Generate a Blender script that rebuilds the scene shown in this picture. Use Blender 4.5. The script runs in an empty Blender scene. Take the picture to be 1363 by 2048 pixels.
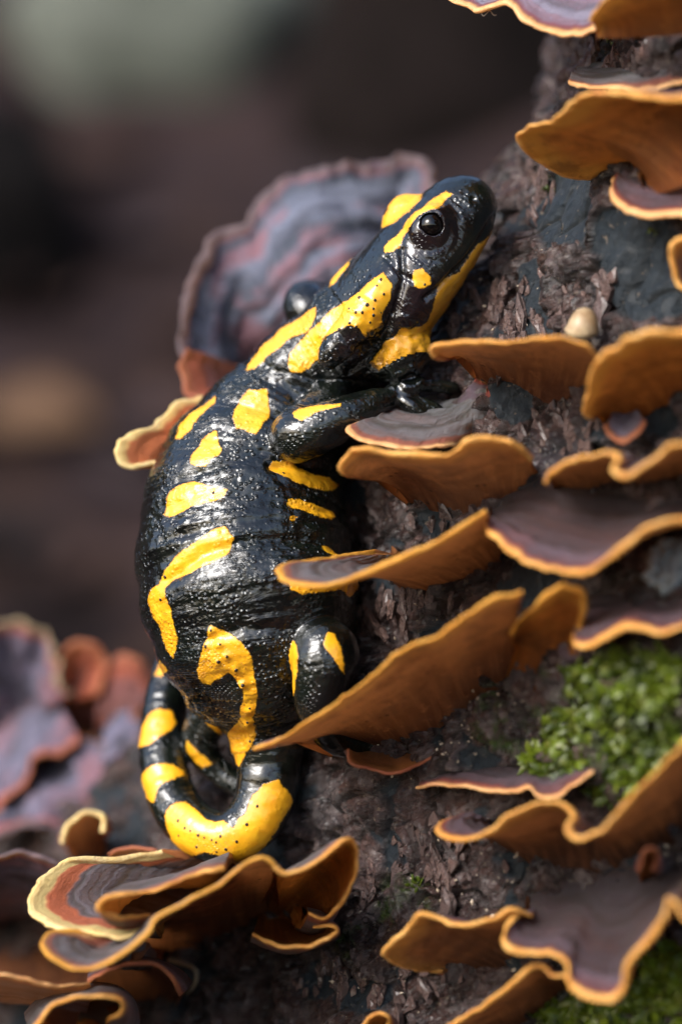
import bpy, math, random
import numpy as np

# ------------------------------------------------------------------ camera, sky, sun, exposure
CM = 0.01                       # everything below is laid out in centimetres
DIST = 35.556                   # camera to plane of focus (cm)
scn = bpy.context.scene
col = scn.collection

cam_d = bpy.data.cameras.new('camera'); cam = bpy.data.objects.new('camera', cam_d); col.objects.link(cam)
cam.location = (0, -DIST * CM, 0); cam.rotation_euler = (math.radians(90), 0, 0)
cam_d.sensor_fit = 'VERTICAL'; cam_d.sensor_height = 36; cam_d.sensor_width = 24; cam_d.lens = 100
cam_d.clip_start = 0.02; cam_d.clip_end = 300
cam_d.dof.use_dof = True; cam_d.dof.focus_distance = (DIST + 0.05) * CM; cam_d.dof.aperture_fstop = 8.0
scn.camera = cam

SUN_DIR = np.array([-0.58, -0.56, 0.60]); SUN_DIR /= np.linalg.norm(SUN_DIR)
wd = bpy.data.worlds.new('World'); scn.world = wd; wd.use_nodes = True
nt = wd.node_tree; nt.nodes.clear()
sky = nt.nodes.new('ShaderNodeTexSky'); sky.sky_type = 'NISHITA'; sky.sun_disc = False
sky.sun_elevation = math.asin(SUN_DIR[2]); sky.sun_rotation = math.atan2(SUN_DIR[0], SUN_DIR[1])
sky.dust_density = 3.0; sky.air_density = 1.0
bg = nt.nodes.new('ShaderNodeBackground'); bg.inputs['Strength'].default_value = 0.15
wo = nt.nodes.new('ShaderNodeOutputWorld')
nt.links.new(sky.outputs[0], bg.inputs[0]); nt.links.new(bg.outputs[0], wo.inputs[0])

sun_d = bpy.data.lights.new('sun', 'SUN'); sun = bpy.data.objects.new('sun', sun_d); col.objects.link(sun)
sun_d.energy = 1.5; sun_d.angle = math.radians(26); sun_d.color = (0.96, 0.98, 1.0)
from mathutils import Vector
sun.rotation_euler = Vector(SUN_DIR).to_track_quat('Z', 'Y').to_euler(); sun.location = (-0.5, -0.6, 0.9)

vs = scn.view_settings
vs.view_transform = 'Standard'; vs.look = 'None'; vs.gamma = 1.0; vs.use_curve_mapping = False
vs.exposure = 1.12
scn.display_settings.display_device = 'sRGB'

# ------------------------------------------------------------------ helpers
rng = np.random.default_rng(7)
random.seed(7)

def P(px, py, y):
    """photograph position + depth (cm) -> world cm"""
    k = (DIST + y) / DIST / 160.0
    return np.array([(px - 681.5) * k, y, (1024.0 - py) * k])

_perm = np.random.default_rng(3).permutation(256).astype(np.int64)
_perm = np.concatenate([_perm, _perm, _perm])
_grad = np.random.default_rng(4).normal(size=(256, 3)); _grad /= np.linalg.norm(_grad, axis=1)[:, None]

def pnoise(p):
    p = np.asarray(p, dtype=np.float64)
    i = np.floor(p).astype(np.int64); f = p - i; i &= 255
    u = f * f * f * (f * (f * 6 - 15) + 10)
    out = np.zeros(len(p))
    for dx in (0, 1):
        wx = u[:, 0] if dx else 1 - u[:, 0]
        hx = _perm[(i[:, 0] + dx) & 255]
        for dy in (0, 1):
            wy = u[:, 1] if dy else 1 - u[:, 1]
            hy = _perm[(hx + i[:, 1] + dy) & 255]
            for dz in (0, 1):
                wz = u[:, 2] if dz else 1 - u[:, 2]
                h = _perm[(hy + i[:, 2] + dz) & 255]
                g = _grad[h]
                d = g[:, 0] * (f[:, 0] - dx) + g[:, 1] * (f[:, 1] - dy) + g[:, 2] * (f[:, 2] - dz)
                out += wx * wy * wz * d
    return out * 1.6

def fbm(p, o=4, g=0.5):
    p = np.asarray(p, dtype=np.float64); a = 1.0; s = 0
    for k in range(o):
        s = s + a * pnoise(p); p = p * 2.03 + 11.7; a *= g
    return s

def worley(p):
    p = np.asarray(p, dtype=np.float64)
    i = np.floor(p).astype(np.int64); f1 = np.full(len(p), 9.0); f2 = np.full(len(p), 9.0); cid = np.zeros(len(p))
    for dx in (-1, 0, 1):
        for dy in (-1, 0, 1):
            for dz in (-1, 0, 1):
                c = i + np.array([dx, dy, dz]); m = c & 255
                h = _perm[_perm[_perm[m[:, 0]] + m[:, 1]] + m[:, 2]]
                o = c + 0.5 + 0.45 * _grad[h] * 1.2
                d = np.sqrt(((p - o) ** 2).sum(1))
                n = d < f1
                f2 = np.where(n, f1, np.minimum(f2, d)); f1 = np.where(n, d, f1); cid = np.where(n, h, cid)
    return f1, f2, cid / 255.0

def sstep(a, b, x):
    t = np.clip((x - a) / (b - a), 0, 1); return t * t * (3 - 2 * t)

def catmull(pts, n):
    """resample control points (any dim) to n points along a Catmull-Rom curve, even arc length"""
    c = np.asarray(pts, dtype=float)
    e = np.vstack([2 * c[0] - c[1], c, 2 * c[-1] - c[-2]])
    res = []
    for k in range(len(c) - 1):
        p0, p1, p2, p3 = e[k], e[k + 1], e[k + 2], e[k + 3]
        t = np.linspace(0, 1, 24, endpoint=False)[:, None]
        res.append(0.5 * (2 * p1 + (p2 - p0) * t + (2 * p0 - 5 * p1 + 4 * p2 - p3) * t ** 2 + (3 * p1 - p0 - 3 * p2 + p3) * t ** 3))
    r = np.vstack(res + [c[-1:]])
    L = np.concatenate([[0], np.cumsum(np.linalg.norm(np.diff(r[:, :3], axis=0), axis=1))])
    q = np.linspace(0, L[-1], n)
    return np.stack([np.interp(q, L, r[:, k]) for k in range(r.shape[1])], 1)

def vnormals(v, faces):
    n = np.zeros_like(v)
    a = v[faces[:, 2]] - v[faces[:, 0]]; b = v[faces[:, -1]] - v[faces[:, 1]]
    fn = np.cross(a, b)
    for k in range(faces.shape[1]):
        for d in range(3):
            n[:, d] += np.bincount(faces[:, k], fn[:, d], minlength=len(v))
    l = np.linalg.norm(n, axis=1); l[l == 0] = 1
    return n / l[:, None]

def mesh_obj(name, v, faces, mat, parent=None, base=None, attrs=None, smooth=True):
    """one mesh object; v in cm (world); base = origin in cm"""
    b = np.zeros(3) if base is None else np.asarray(base, float)
    me = bpy.data.meshes.new(name)
    vv = (np.asarray(v, float) - b) * CM
    if isinstance(faces, np.ndarray):
        k = faces.shape[1]; nf = len(faces)
        me.vertices.add(len(vv)); me.vertices.foreach_set('co', vv.astype(np.float32).ravel())
        me.loops.add(nf * k); me.loops.foreach_set('vertex_index', faces.astype(np.int32).ravel())
        me.polygons.add(nf); me.polygons.foreach_set('loop_start', np.arange(0, nf * k, k, dtype=np.int32))
        me.update(calc_edges=True)
    else:
        me.from_pydata(vv.tolist(), [], [list(map(int, f)) for f in faces])
        me.update()
    if smooth: me.polygons.foreach_set('use_smooth', np.ones(len(me.polygons), dtype=bool))
    for k, a in (attrs or {}).items():
        at = me.attributes.new(k, 'FLOAT', 'POINT'); at.data.foreach_set('value', np.asarray(a, np.float32))
    me.validate()
    if mat: me.materials.append(mat)
    o = bpy.data.objects.new(name, me); col.objects.link(o)
    if parent is not None: o.parent = parent
    else: o.location = b * CM
    return o

def thing(name, label, cat, base, group=None):
    o = bpy.data.objects.new(name, None); col.objects.link(o)
    o.location = np.asarray(base) * CM; o.empty_display_size = 0.005
    return tag(o, label, cat, group)

def tag(o, label=None, cat=None, group=None, kind=None):
    if label: o['label'] = label
    if cat: o['category'] = cat
    if group: o['group'] = group
    if kind: o['kind'] = kind
    return o

# ------------------------------------------------------------------ materials
class NT:
    def __init__(s, name):
        s.m = bpy.data.materials.new(name); s.m.use_nodes = True
        s.t = s.m.node_tree; s.t.nodes.clear()
        s.out = s.n('ShaderNodeOutputMaterial'); s.b = s.n('ShaderNodeBsdfPrincipled')
        s.l(s.b.outputs[0], s.out.inputs[0])
        g = s.n('ShaderNodeNewGeometry'); mp = s.n('ShaderNodeVectorMath'); mp.operation = 'SCALE'
        s.l(g.outputs['Position'], mp.inputs[0]); mp.inputs['Scale'].default_value = 100.0
        s.pos = mp.outputs[0]
    def n(s, t): return s.t.nodes.new(t)
    def l(s, a, b): s.t.links.new(a, b)
    def put(s, sock, v):
        if isinstance(v, bpy.types.NodeSocket): s.l(v, sock)
        else: sock.default_value = v
    def math(s, op, a, b=None, c=None, clamp=False):
        m = s.n('ShaderNodeMath'); m.operation = op; m.use_clamp = clamp
        s.put(m.inputs[0], a)
        if b is not None: s.put(m.inputs[1], b)
        if c is not None: s.put(m.inputs[2], c)
        return m.outputs[0]
    def attr(s, name):
        a = s.n('ShaderNodeAttribute'); a.attribute_name = name; return a.outputs['Fac']
    def vec(s, x, y, z):
        c = s.n('ShaderNodeCombineXYZ')
        for k, v in enumerate((x, y, z)): s.put(c.inputs[k], v)
        return c.outputs[0]
    def vscale(s, v, sc):
        m = s.n('ShaderNodeVectorMath'); m.operation = 'MULTIPLY'; s.l(v, m.inputs[0]); m.inputs[1].default_value = sc; return m.outputs[0]
    def noise(s, scale, detail=3, rough=0.55, vec=None, dist=0.0):
        t = s.n('ShaderNodeTexNoise'); t.inputs['Scale'].default_value = scale; t.inputs['Detail'].default_value = detail
        t.inputs['Roughness'].default_value = rough; t.inputs['Distortion'].default_value = dist
        s.l(vec if vec is not None else s.pos, t.inputs['Vector']); return t.outputs['Fac']
    def voro(s, scale, vec=None, feat='F1', out='Distance'):
        t = s.n('ShaderNodeTexVoronoi'); t.feature = feat; t.inputs['Scale'].default_value = scale
        s.l(vec if vec is not None else s.pos, t.inputs['Vector']); return t.outputs[out]
    def ss(s, a, b, x):
        m = s.n('ShaderNodeMapRange'); m.interpolation_type = 'SMOOTHSTEP'
        s.l(x, m.inputs['Value']); m.inputs['From Min'].default_value = a; m.inputs['From Max'].default_value = b; return m.outputs[0]
    def mix(s, f, a, b):
        m = s.n('ShaderNodeMix'); m.data_type = 'RGBA'
        s.put(m.inputs['Factor'], f)
        for k, v in (('A', a), ('B', b)):
            sk = [i for i in m.inputs if i.name == k and i.type == 'RGBA'][0]
            s.put(sk, v if isinstance(v, bpy.types.NodeSocket) else (*v, 1.0))
        return [o for o in m.outputs if o.type == 'RGBA'][0]
    def ramp(s, f, stops, interp='LINEAR'):
        r = s.n('ShaderNodeValToRGB'); r.color_ramp.interpolation = interp
        e = r.color_ramp.elements
        while len(e) < len(stops): e.new(0.5)
        for k, (p, c) in enumerate(stops): e[k].position = p; e[k].color = (*c, 1)
        s.l(f, r.inputs[0]); return r.outputs[0]
    def bump(s, h, strength, dist_cm, normal=None):
        b = s.n('ShaderNodeBump'); b.inputs['Strength'].default_value = strength; b.inputs['Distance'].default_value = dist_cm * CM
        s.l(h, b.inputs['Height'])
        if normal is not None: s.l(normal, b.inputs['Normal'])
        return b.outputs[0]
    def thin(s, color, fac):
        t = s.n('ShaderNodeBsdfTranslucent'); s.put(t.inputs['Color'], color if isinstance(color, bpy.types.NodeSocket) else (*color, 1)); m = s.n('ShaderNodeMixShader'); m.inputs[0].default_value = fac
        s.l(s.b.outputs[0], m.inputs[1]); s.l(t.outputs[0], m.inputs[2]); s.l(m.outputs[0], s.out.inputs[0])
    def fin(s, color, rough=0.5, normal=None, spec=0.5, coat=0.0, coat_rough=0.1):
        s.put(s.b.inputs['Base Color'], color if isinstance(color, bpy.types.NodeSocket) else (*color, 1))
        s.put(s.b.inputs['Roughness'], rough); s.put(s.b.inputs['Specular IOR Level'], spec)
        s.put(s.b.inputs['Coat Weight'], coat); s.put(s.b.inputs['Coat Roughness'], coat_rough)
        if normal is not None: s.l(normal, s.b.inputs['Normal'])
        return s.m

def mat_skin():
    s = NT('wet_black_and_yellow_skin')
    pat = s.attr('pattern'); sc = s.attr('along'); th = s.attr('around')
    wob = s.math('MULTIPLY', s.math('SUBTRACT', s.noise(9, 3), 0.5), 0.05)
    wob2 = s.math('MULTIPLY', s.math('SUBTRACT', s.noise(38, 2), 0.5), 0.035)
    f = s.ss(-0.010, 0.012, s.math('ADD', s.math('ADD', pat, wob), wob2))
    yel = s.mix(s.ss(0.25, 0.75, s.noise(3.0, 5, 0.65)), (0.80, 0.31, 0.004), (0.92, 0.475, 0.014))
    yel = s.mix(s.math('MULTIPLY', s.ss(0.60, 0.72, s.noise(14, 4, 0.7)), 0.35), yel, (0.45, 0.16, 0.006))
    yel = s.mix(s.math('MULTIPLY', s.attr('under'), 0.75), yel, (0.50, 0.23, 0.010))  # duller ochre: real ventral tone, with some shade mixed into the colour
    blk = s.mix(s.ss(0.35, 0.65, s.noise(1.6, 4)), (0.0022, 0.0026, 0.0024), (0.0055, 0.0078, 0.0050))
    blk = s.mix(s.math('MULTIPLY', s.attr('cheek'), 0.8), blk, (0.014, 0.007, 0.009))
    c = s.mix(f, blk, yel)
    wamt = s.attr('wrinkle')
    calm = s.ss(0.38, 0.62, s.noise(0.9, 3))
    wv = s.vec(s.math('MULTIPLY', sc, 9.0), s.math('MULTIPLY', th, 2.6), 0.0)
    wr = s.noise(1.0, 3, 0.55, wv, 1.0)
    gr = s.math('ADD', s.ss(0.50, 0.05, s.voro(15)), s.math('MULTIPLY', s.ss(0.50, 0.05, s.voro(8)), 0.7))
    gmask = s.ss(0.40, 0.58, s.noise(1.7, 2))
    fine = s.noise(48, 3, 0.6)
    h = s.math('ADD', s.math('MULTIPLY', wr, s.math('MULTIPLY', wamt, s.math('ADD', 0.45, s.math('MULTIPLY', calm, 1.1)))),
               s.math('ADD', s.math('MULTIPLY', gr, s.math('MULTIPLY', wamt, s.math('ADD', 0.10, s.math('MULTIPLY', gmask, 0.55)))), s.math('MULTIPLY', fine, 0.05)))
    h = s.math('MULTIPLY', h, s.math('SUBTRACT', 1.0, s.math('MULTIPLY', f, 0.55)))
    h = s.math('ADD', h, s.math('MULTIPLY', f, 0.35))
    nb = s.bump(h, 0.85, 0.04)
    r = s.math('ADD', s.math('MULTIPLY', s.noise(5, 3), 0.16), s.math('ADD', 0.10, s.math('MULTIPLY', f, 0.20)))
    m = s.fin(c, r, nb, 0.62, 0.35, 0.07)
    s.b.inputs['Coat Tint'].default_value = (0.90, 0.95, 1.0, 1)
    return m

def mat_top(name, inner, band, edge_red, rimc, rimw=0.05, redw=0.14, mottled=0.0, nb=4.2, blushy=0.75, dark=0.0, thinness=0.30):
    """upper face of a bracket: velvety zones following the margin ('rimdist' = cm from it)"""
    s = NT(name)
    e = s.attr('rimdist'); u = s.attr('sweep')
    w = s.math('ADD', e, s.math('MULTIPLY', s.math('SUBTRACT', s.noise(1.3, 4), 0.5), 0.22))
    w2 = s.math('ADD', e, s.math('MULTIPLY', s.math('SUBTRACT', s.noise(8, 4, 0.65), 0.5), 0.09))
    ring = s.noise(1.0, 2, 0.5, s.vec(s.math('MULTIPLY', w, nb), 0.0, 0.0))
    patch = s.noise(2.4, 5, 0.65)
    c = s.mix(s.ss(0.36, 0.60, s.math('ADD', s.math('MULTIPLY', ring, 1.0 - mottled), s.math('MULTIPLY', patch, mottled))), inner, band)
    blush = s.noise(1.0, 3, 0.6, s.vec(s.math('MULTIPLY', w, nb * 0.8), s.math('MULTIPLY', u, 0.35), 3.3))
    c = s.mix(s.math('MULTIPLY', s.ss(0.50, 0.60, s.math('ADD', s.math('MULTIPLY', blush, 0.6), s.math('MULTIPLY', s.noise(1.1, 4, 0.65), 0.4))), blushy), c,
              tuple(0.55 * a + 0.45 * b for a, b in zip(edge_red, band)))
    c = s.mix(s.math('MULTIPLY', s.ss(0.25, 1.1, w), dark), c, tuple(k * 0.7 for k in inner))
    fleck = s.ss(0.56, 0.74, s.noise(22, 4, 0.75))
    c = s.mix(s.math('MULTIPLY', fleck, 0.40), c, tuple(min(1, k * 2.0 + 0.03) for k in band))
    dirt = s.ss(0.54, 0.70, s.noise(3.3, 6, 0.75))
    c = s.mix(s.math('MULTIPLY', dirt, 0.6), c, tuple(k * 0.4 for k in inner))
    c = s.mix(s.ss(redw + 0.05, redw - 0.05, w2), c, edge_red)
    c = s.mix(s.ss(rimw + 0.035, rimw - 0.035, w2), c, rimc)
    rad = s.noise(1.0, 3, 0.6, s.vec(s.math('MULTIPLY', u, 14.0), s.math('MULTIPLY', e, 2.0), 0.0))
    h = s.math('ADD', s.math('MULTIPLY', ring, 1.6), s.math('ADD', s.math('MULTIPLY', rad, 0.6), s.math('ADD', s.math('MULTIPLY', patch, 0.6), s.math('MULTIPLY', s.noise(45, 3, 0.7), 0.6))))
    m = s.fin(c, s.math('ADD', 0.34, s.math('MULTIPLY', s.noise(3.0, 4), 0.45)), s.bump(h, 1.0, 0.08), 0.45)
    if thinness > 0: s.thin((0.85, 0.55, 0.28), thinness)
    s.b.inputs['Sheen Weight'].default_value = 0.06; s.b.inputs['Sheen Roughness'].default_value = 0.5
    return m

def mat_under(name, deep, mid, edge):
    s = NT(name)
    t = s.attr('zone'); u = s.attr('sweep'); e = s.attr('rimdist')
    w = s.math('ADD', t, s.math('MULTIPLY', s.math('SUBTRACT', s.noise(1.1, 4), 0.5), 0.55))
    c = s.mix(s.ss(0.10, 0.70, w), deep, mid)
    st = s.noise(1.0, 4, 0.6, s.vec(s.math('MULTIPLY', u, 7.0), s.math('MULTIPLY', t, 2.2), 0.7))
    c = s.mix(s.math('MULTIPLY', s.ss(0.42, 0.68, st), 0.30), c, tuple(min(1, k * 1.45) for k in mid))
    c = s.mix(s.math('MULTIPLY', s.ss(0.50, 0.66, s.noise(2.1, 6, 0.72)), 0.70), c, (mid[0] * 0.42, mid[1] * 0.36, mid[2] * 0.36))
    c = s.mix(s.math('MULTIPLY', s.ss(0.60, 0.72, s.noise(6.5, 4, 0.6)), 0.35), c, tuple(min(1, k * 1.7) for k in mid))
    w2 = s.math('ADD', e, s.math('MULTIPLY', s.math('SUBTRACT', s.noise(5, 4, 0.65), 0.5), 0.14))
    c = s.mix(s.math('MULTIPLY', s.ss(0.55, -0.02, w2), 0.95), c, edge)
    h = s.math('ADD', s.math('MULTIPLY', st, 0.5), s.math('ADD', s.math('MULTIPLY', s.noise(4, 4), 1.2), s.math('MULTIPLY', s.noise(50, 3, 0.7), 0.45)))
    spk = s.math('MULTIPLY', s.ss(0.22, 0.10, s.voro(6.0)), s.ss(0.50, 0.62, s.noise(1.5, 3)))
    c = s.mix(s.math('MULTIPLY', spk, 0.75), c, (0.045, 0.020, 0.010))
    c = s.mix(s.math('MULTIPLY', s.ss(0.52, 0.62, s.noise(0.9, 5, 0.7)), 0.60), c, (mid[0] * 0.40, mid[1] * 0.42, mid[2] * 0.55))
    h = s.math('ADD', h, s.math('ADD', s.math('MULTIPLY', s.ss(0.4, 0.1, s.voro(34)), -0.5), s.math('MULTIPLY', spk, 1.0)))
    m = s.fin(c, s.math('ADD', 0.30, s.math('MULTIPLY', s.noise(2.5, 4), 0.4)), s.bump(h, 0.9, 0.06), 0.45)
    g = s.n('ShaderNodeGamma'); s.l(c, g.inputs[0]); g.inputs[1].default_value = 0.70
    s.thin(g.outputs[0], 0.48)
    return m

def mat_rim(name, a, b):
    s = NT(name)
    c = s.mix(s.ss(0.3, 0.7, s.noise(2.6, 5, 0.65)), a, b)
    c = s.mix(s.math('MULTIPLY', s.ss(0.55, 0.70, s.noise(6, 4, 0.65)), 0.55), c, (a[0] * 0.62, a[1] * 0.42, a[2] * 0.5))
    c = s.mix(s.math('MULTIPLY', s.ss(0.60, 0.72, s.noise(1.4, 4, 0.6)), 0.5), c, (a[0] * 0.75, a[1] * 0.45, a[2] * 1.1))
    h = s.math('ADD', s.noise(7, 4, 0.65), s.math('MULTIPLY', s.noise(45, 2), 0.4))
    m = s.fin(c, 0.5, s.bump(h, 0.8, 0.05), 0.35)
    s.thin((0.92, 0.60, 0.24), 0.25)
    return m

def mat_bark():
    s = NT('wet_bark')
    sm = s.attr('bare')
    stretched = s.vscale(s.pos, (1.0, 1.0, 0.7))
    c = s.mix(s.ss(0.30, 0.70, s.noise(1.6, 6, 0.65)), (0.017, 0.0095, 0.009), (0.155, 0.086, 0.074))
    c = s.mix(s.math('MULTIPLY', s.ss(0.52, 0.68, s.noise(5.0, 4, 0.7)), 0.7), c, (0.23, 0.165, 0.155))
    c = s.mix(s.math('MULTIPLY', s.ss(0.57, 0.66, s.noise(0.8, 4, 0.6, s.vscale(s.pos, (1.3, 1.0, 1.1)))), 0.55), c, (0.12, 0.050, 0.026))
    c = s.mix(s.math('MULTIPLY', s.ss(0.55, 0.65, s.noise(0.55, 4, 0.6)), 0.6), c, (0.030, 0.036, 0.050))
    bare = s.mix(s.noise(2.5, 5, 0.7), (0.010, 0.016, 0.021), (0.044, 0.062, 0.080))
    c = s.mix(sm, c, bare)
    c = s.mix(s.math('MULTIPLY', s.ss(0.66, 0.72, s.noise(11.0, 2, 0.5)), 0.6), c, (0.36, 0.28, 0.20))
    c = s.mix(s.math('MULTIPLY', s.attr('green'), s.ss(0.45, 0.62, s.noise(3.0, 4, 0.6))), c, (0.055, 0.10, 0.012))
    cell = s.voro(5.5, stretched, 'F1', 'Color')
    sep = s.n('ShaderNodeSeparateColor'); s.l(cell, sep.inputs[0])
    keep = s.math('SUBTRACT', 1.0, sm)
    c = s.mix(s.math('MULTIPLY', s.math('MULTIPLY', s.ss(0.55, 0.9, sep.outputs[0]), 0.55), keep), c, (0.010, 0.007, 0.007))
    c = s.mix(s.math('MULTIPLY', s.math('MULTIPLY', s.ss(0.6, 0.95, sep.outputs[1]), 0.55), keep), c, (0.22, 0.175, 0.17))
    h = s.math('ADD', s.math('MULTIPLY', s.voro(8.0, stretched), 1.3), s.math('ADD', s.math('MULTIPLY', s.noise(12, 6, 0.75), 1.6), s.math('MULTIPLY', s.noise(50, 3, 0.7), 0.5)))
    r = s.math('ADD', s.math('ADD', 0.08, s.math('MULTIPLY', sm, 0.22)), s.math('MULTIPLY', s.noise(4.0, 4), 0.42))
    return s.fin(c, r, s.bump(h, 1.0, 0.10), 0.6, s.math('SUBTRACT', 0.20, s.math('MULTIPLY', sm, 0.15)), 0.20)

def mat_flake():
    s = NT('flaky_brown_bark')
    oi = s.n('ShaderNodeObjectInfo')
    c = s.mix(s.noise(4.0, 5, 0.7), (0.045, 0.025, 0.021), (0.23, 0.135, 0.110))
    c = s.mix(s.math('MULTIPLY', oi.outputs['Random'], 0.5), c, (0.04, 0.034, 0.038))
    h = s.math('ADD', s.voro(6.0, s.vscale(s.pos, (1.0, 1.0, 0.6))), s.noise(16, 4, 0.7))
    return s.fin(c, s.math('ADD', 0.12, s.math('MULTIPLY', s.noise(5.0, 4), 0.42)), s.bump(h, 1.0, 0.09), 0.6, 0.30, 0.16)

def mat_simple(name, a, b, scale=3.0, rough=0.6, bump=0.4, bscale=12.0, bd=0.05, spec=0.4, coat=0.0):
    s = NT(name)
    c = s.mix(s.ss(0.3, 0.7, s.noise(scale, 4, 0.6)), a, b)
    return s.fin(c, rough, s.bump(s.noise(bscale, 4, 0.65), bump, bd), spec, coat)

SKIN = mat_skin(); BARK = mat_bark(); FLAKE = mat_flake()
TOPS = {
    'grey':   mat_top('grey_velvet_cap', (0.050, 0.058, 0.052), (0.17, 0.172, 0.185), (0.36, 0.105, 0.065), (0.74, 0.40, 0.16), 0.06, 0.16, blushy=0.25),
    'olive':  mat_top('olive_velvet_cap', (0.035, 0.042, 0.034), (0.15, 0.15, 0.17), (0.56, 0.135, 0.050), (0.88, 0.68, 0.26), 0.24, 0.56, nb=5.0, blushy=0.08),
    'purple': mat_top('purple_velvet_cap', (0.022, 0.013, 0.014), (0.125, 0.090, 0.120), (0.36, 0.060, 0.045), (0.76, 0.40, 0.15), 0.05, 0.12, blushy=0.4, dark=0.8),
    'lilac':  mat_top('lilac_velvet_cap', (0.13, 0.13, 0.18), (0.31, 0.30, 0.40), (0.24, 0.055, 0.085), (0.78, 0.44, 0.15), 0.07, 0.14),
    'blush':  mat_top('blushed_velvet_cap', (0.050, 0.064, 0.092), (0.19, 0.21, 0.295), (0.42, 0.10, 0.10), (0.12, 0.10, 0.11), 0.03, 0.06, 0.12, 3.0, 0.9, thinness=0.0),
    'clump':  mat_top('lilac_clump_cap', (0.022, 0.020, 0.034), (0.165, 0.155, 0.235), (0.36, 0.095, 0.085), (0.26, 0.14, 0.13), 0.03, 0.12, 0.6, 2.6, 0.8, thinness=0.0),
    'red':    mat_top('red_cap', (0.13, 0.040, 0.035), (0.28, 0.11, 0.11), (0.38, 0.085, 0.040), (0.44, 0.16, 0.07), 0.06, 0.35, 0.5),
    'pale':   mat_top('pale_edged_cap', (0.20, 0.13, 0.16), (0.34, 0.22, 0.24), (0.66, 0.18, 0.06), (0.92, 0.62, 0.22), 0.10, 0.85),
}
UNDERS = {
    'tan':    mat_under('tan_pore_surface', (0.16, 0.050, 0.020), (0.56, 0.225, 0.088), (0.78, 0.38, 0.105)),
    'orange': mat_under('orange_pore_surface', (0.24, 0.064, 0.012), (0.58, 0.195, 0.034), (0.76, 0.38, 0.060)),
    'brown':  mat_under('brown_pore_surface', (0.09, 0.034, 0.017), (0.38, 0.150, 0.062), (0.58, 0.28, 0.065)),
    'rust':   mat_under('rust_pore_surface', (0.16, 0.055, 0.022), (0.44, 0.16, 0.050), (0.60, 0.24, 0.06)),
}
RIMS = {
    'gold':  mat_rim('golden_margin', (0.72, 0.31, 0.050), (0.88, 0.49, 0.14)),
    'amber': mat_rim('amber_margin', (0.66, 0.29, 0.035), (0.82, 0.42, 0.07)),
    'peach': mat_rim('peach_margin', (0.78, 0.40, 0.15), (0.86, 0.52, 0.24)),
    'cream': mat_rim('cream_margin', (0.86, 0.62, 0.22), (0.92, 0.74, 0.36)),
    'rust':  mat_rim('rusty_margin', (0.30, 0.085, 0.045), (0.42, 0.15, 0.075)),
    'mauve': mat_rim('mauve_margin', (0.085, 0.075, 0.095), (0.16, 0.115, 0.13)),
    'dim':   mat_rim('faded_margin', (0.24, 0.20, 0.14), (0.34, 0.27, 0.16)),
}

# ------------------------------------------------------------------ the ground: a bank rising behind the trunk
GROUND_Z = -16.0
def ground_h(x, y):
    rise = np.clip(y - 38.0, 0, None)
    h = GROUND_Z + 0.72 * rise * (1 - np.exp(-rise / 25.0))
    h = np.where(rise > 900, GROUND_Z + 0.72 * 900 + 0.15 * (rise - 900), h)
    pp = np.stack([x * 0.02, y * 0.02, np.zeros_like(x)], 1)
    return h + 6.0 * fbm(pp, 4) * sstep(20, 70, np.hypot(x - 8, y - 6)) + 0.5 * fbm(pp * 9, 3)

def build_ground():
    g = np.concatenate([-np.geomspace(60, 6000, 34)[::-1], np.linspace(-55, 55, 45), np.geomspace(60, 6000, 34)])
    gy = np.concatenate([-np.geomspace(60, 6000, 24)[::-1], np.linspace(-55, 200, 110), np.geomspace(206, 6000, 34)])
    X, Y = np.meshgrid(g, gy, indexing='ij'); x = X.ravel(); y = Y.ravel()
    v = np.stack([x, y, ground_h(x, y)], 1)
    n, m = len(g), len(gy); idx = np.arange(n * m).reshape(n, m)
    f = np.stack([idx[:-1, :-1], idx[1:, :-1], idx[1:, 1:], idx[:-1, 1:]], -1).reshape(-1, 4)
    s = NT('leaf_mould_soil')
    c = s.mix(s.ss(0.35, 0.65, s.noise(0.05, 5, 0.65)), (0.0070, 0.0046, 0.0046), (0.044, 0.029, 0.030))
    c = s.mix(s.math('MULTIPLY', s.ss(0.52, 0.64, s.noise(0.035, 3)), 0.6), c, (0.020, 0.018, 0.016))
    c = s.mix(s.math('MULTIPLY', s.ss(0.50, 0.62, s.noise(0.3, 3)), 0.5), c, (0.054, 0.031, 0.022))
    m_ = s.fin(c, 0.95, s.bump(s.noise(0.6, 6, 0.7), 0.8, 2.0), 0.08)
    o = mesh_obj('ground', v, f, m_); tag(o, kind='structure')
build_ground()

# ------------------------------------------------------------------ the trunk
AX = 11.0
_zs = np.array([(1024 - a) / 160 for a in (2900, 2300, 2048, 1900, 1700, 1600, 1500, 1420, 1300, 1150, 1000, 850, 740, 640, 560, 480, 360, 250, 180, 0, -250, -900)])
_xs = np.array([(a - 681.5) / 160 for a in (-900, -620, -420, -300, -110, 20, 150, 265, 345, 380, 400, 440, 490, 580, 720, 890, 995, 1060, 1125, 1150, 1190, 1260)])
_zf = np.array([(1024 - a) / 160 for a in (2900, 2048, 1700, 1400, 1000, 620, 380, 100, -900)])
_xf = np.array([(a - 681.5) / 160 for a in (700, 760, 790, 820, 880, 1070, 1150, 1240, 1330)])
def trunk_par(z):
    xs = np.interp(z, _zs, _xs); xf = np.interp(z, _zf, _xf)
    xs = (xs + np.interp(z - .35, _zs, _xs) + np.interp(z + .35, _zs, _xs)) / 3
    r = AX - xs; cy = np.sqrt(np.maximum(r * r - (AX - xf) ** 2, 0.01))
    return r, cy
def trunk_y(x, z):
    """depth of the front of the trunk (undisplaced)"""
    r, cy = trunk_par(z); d = AX - x
    return cy - np.sqrt(np.maximum(r * r - d * d, 0.0))
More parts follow.
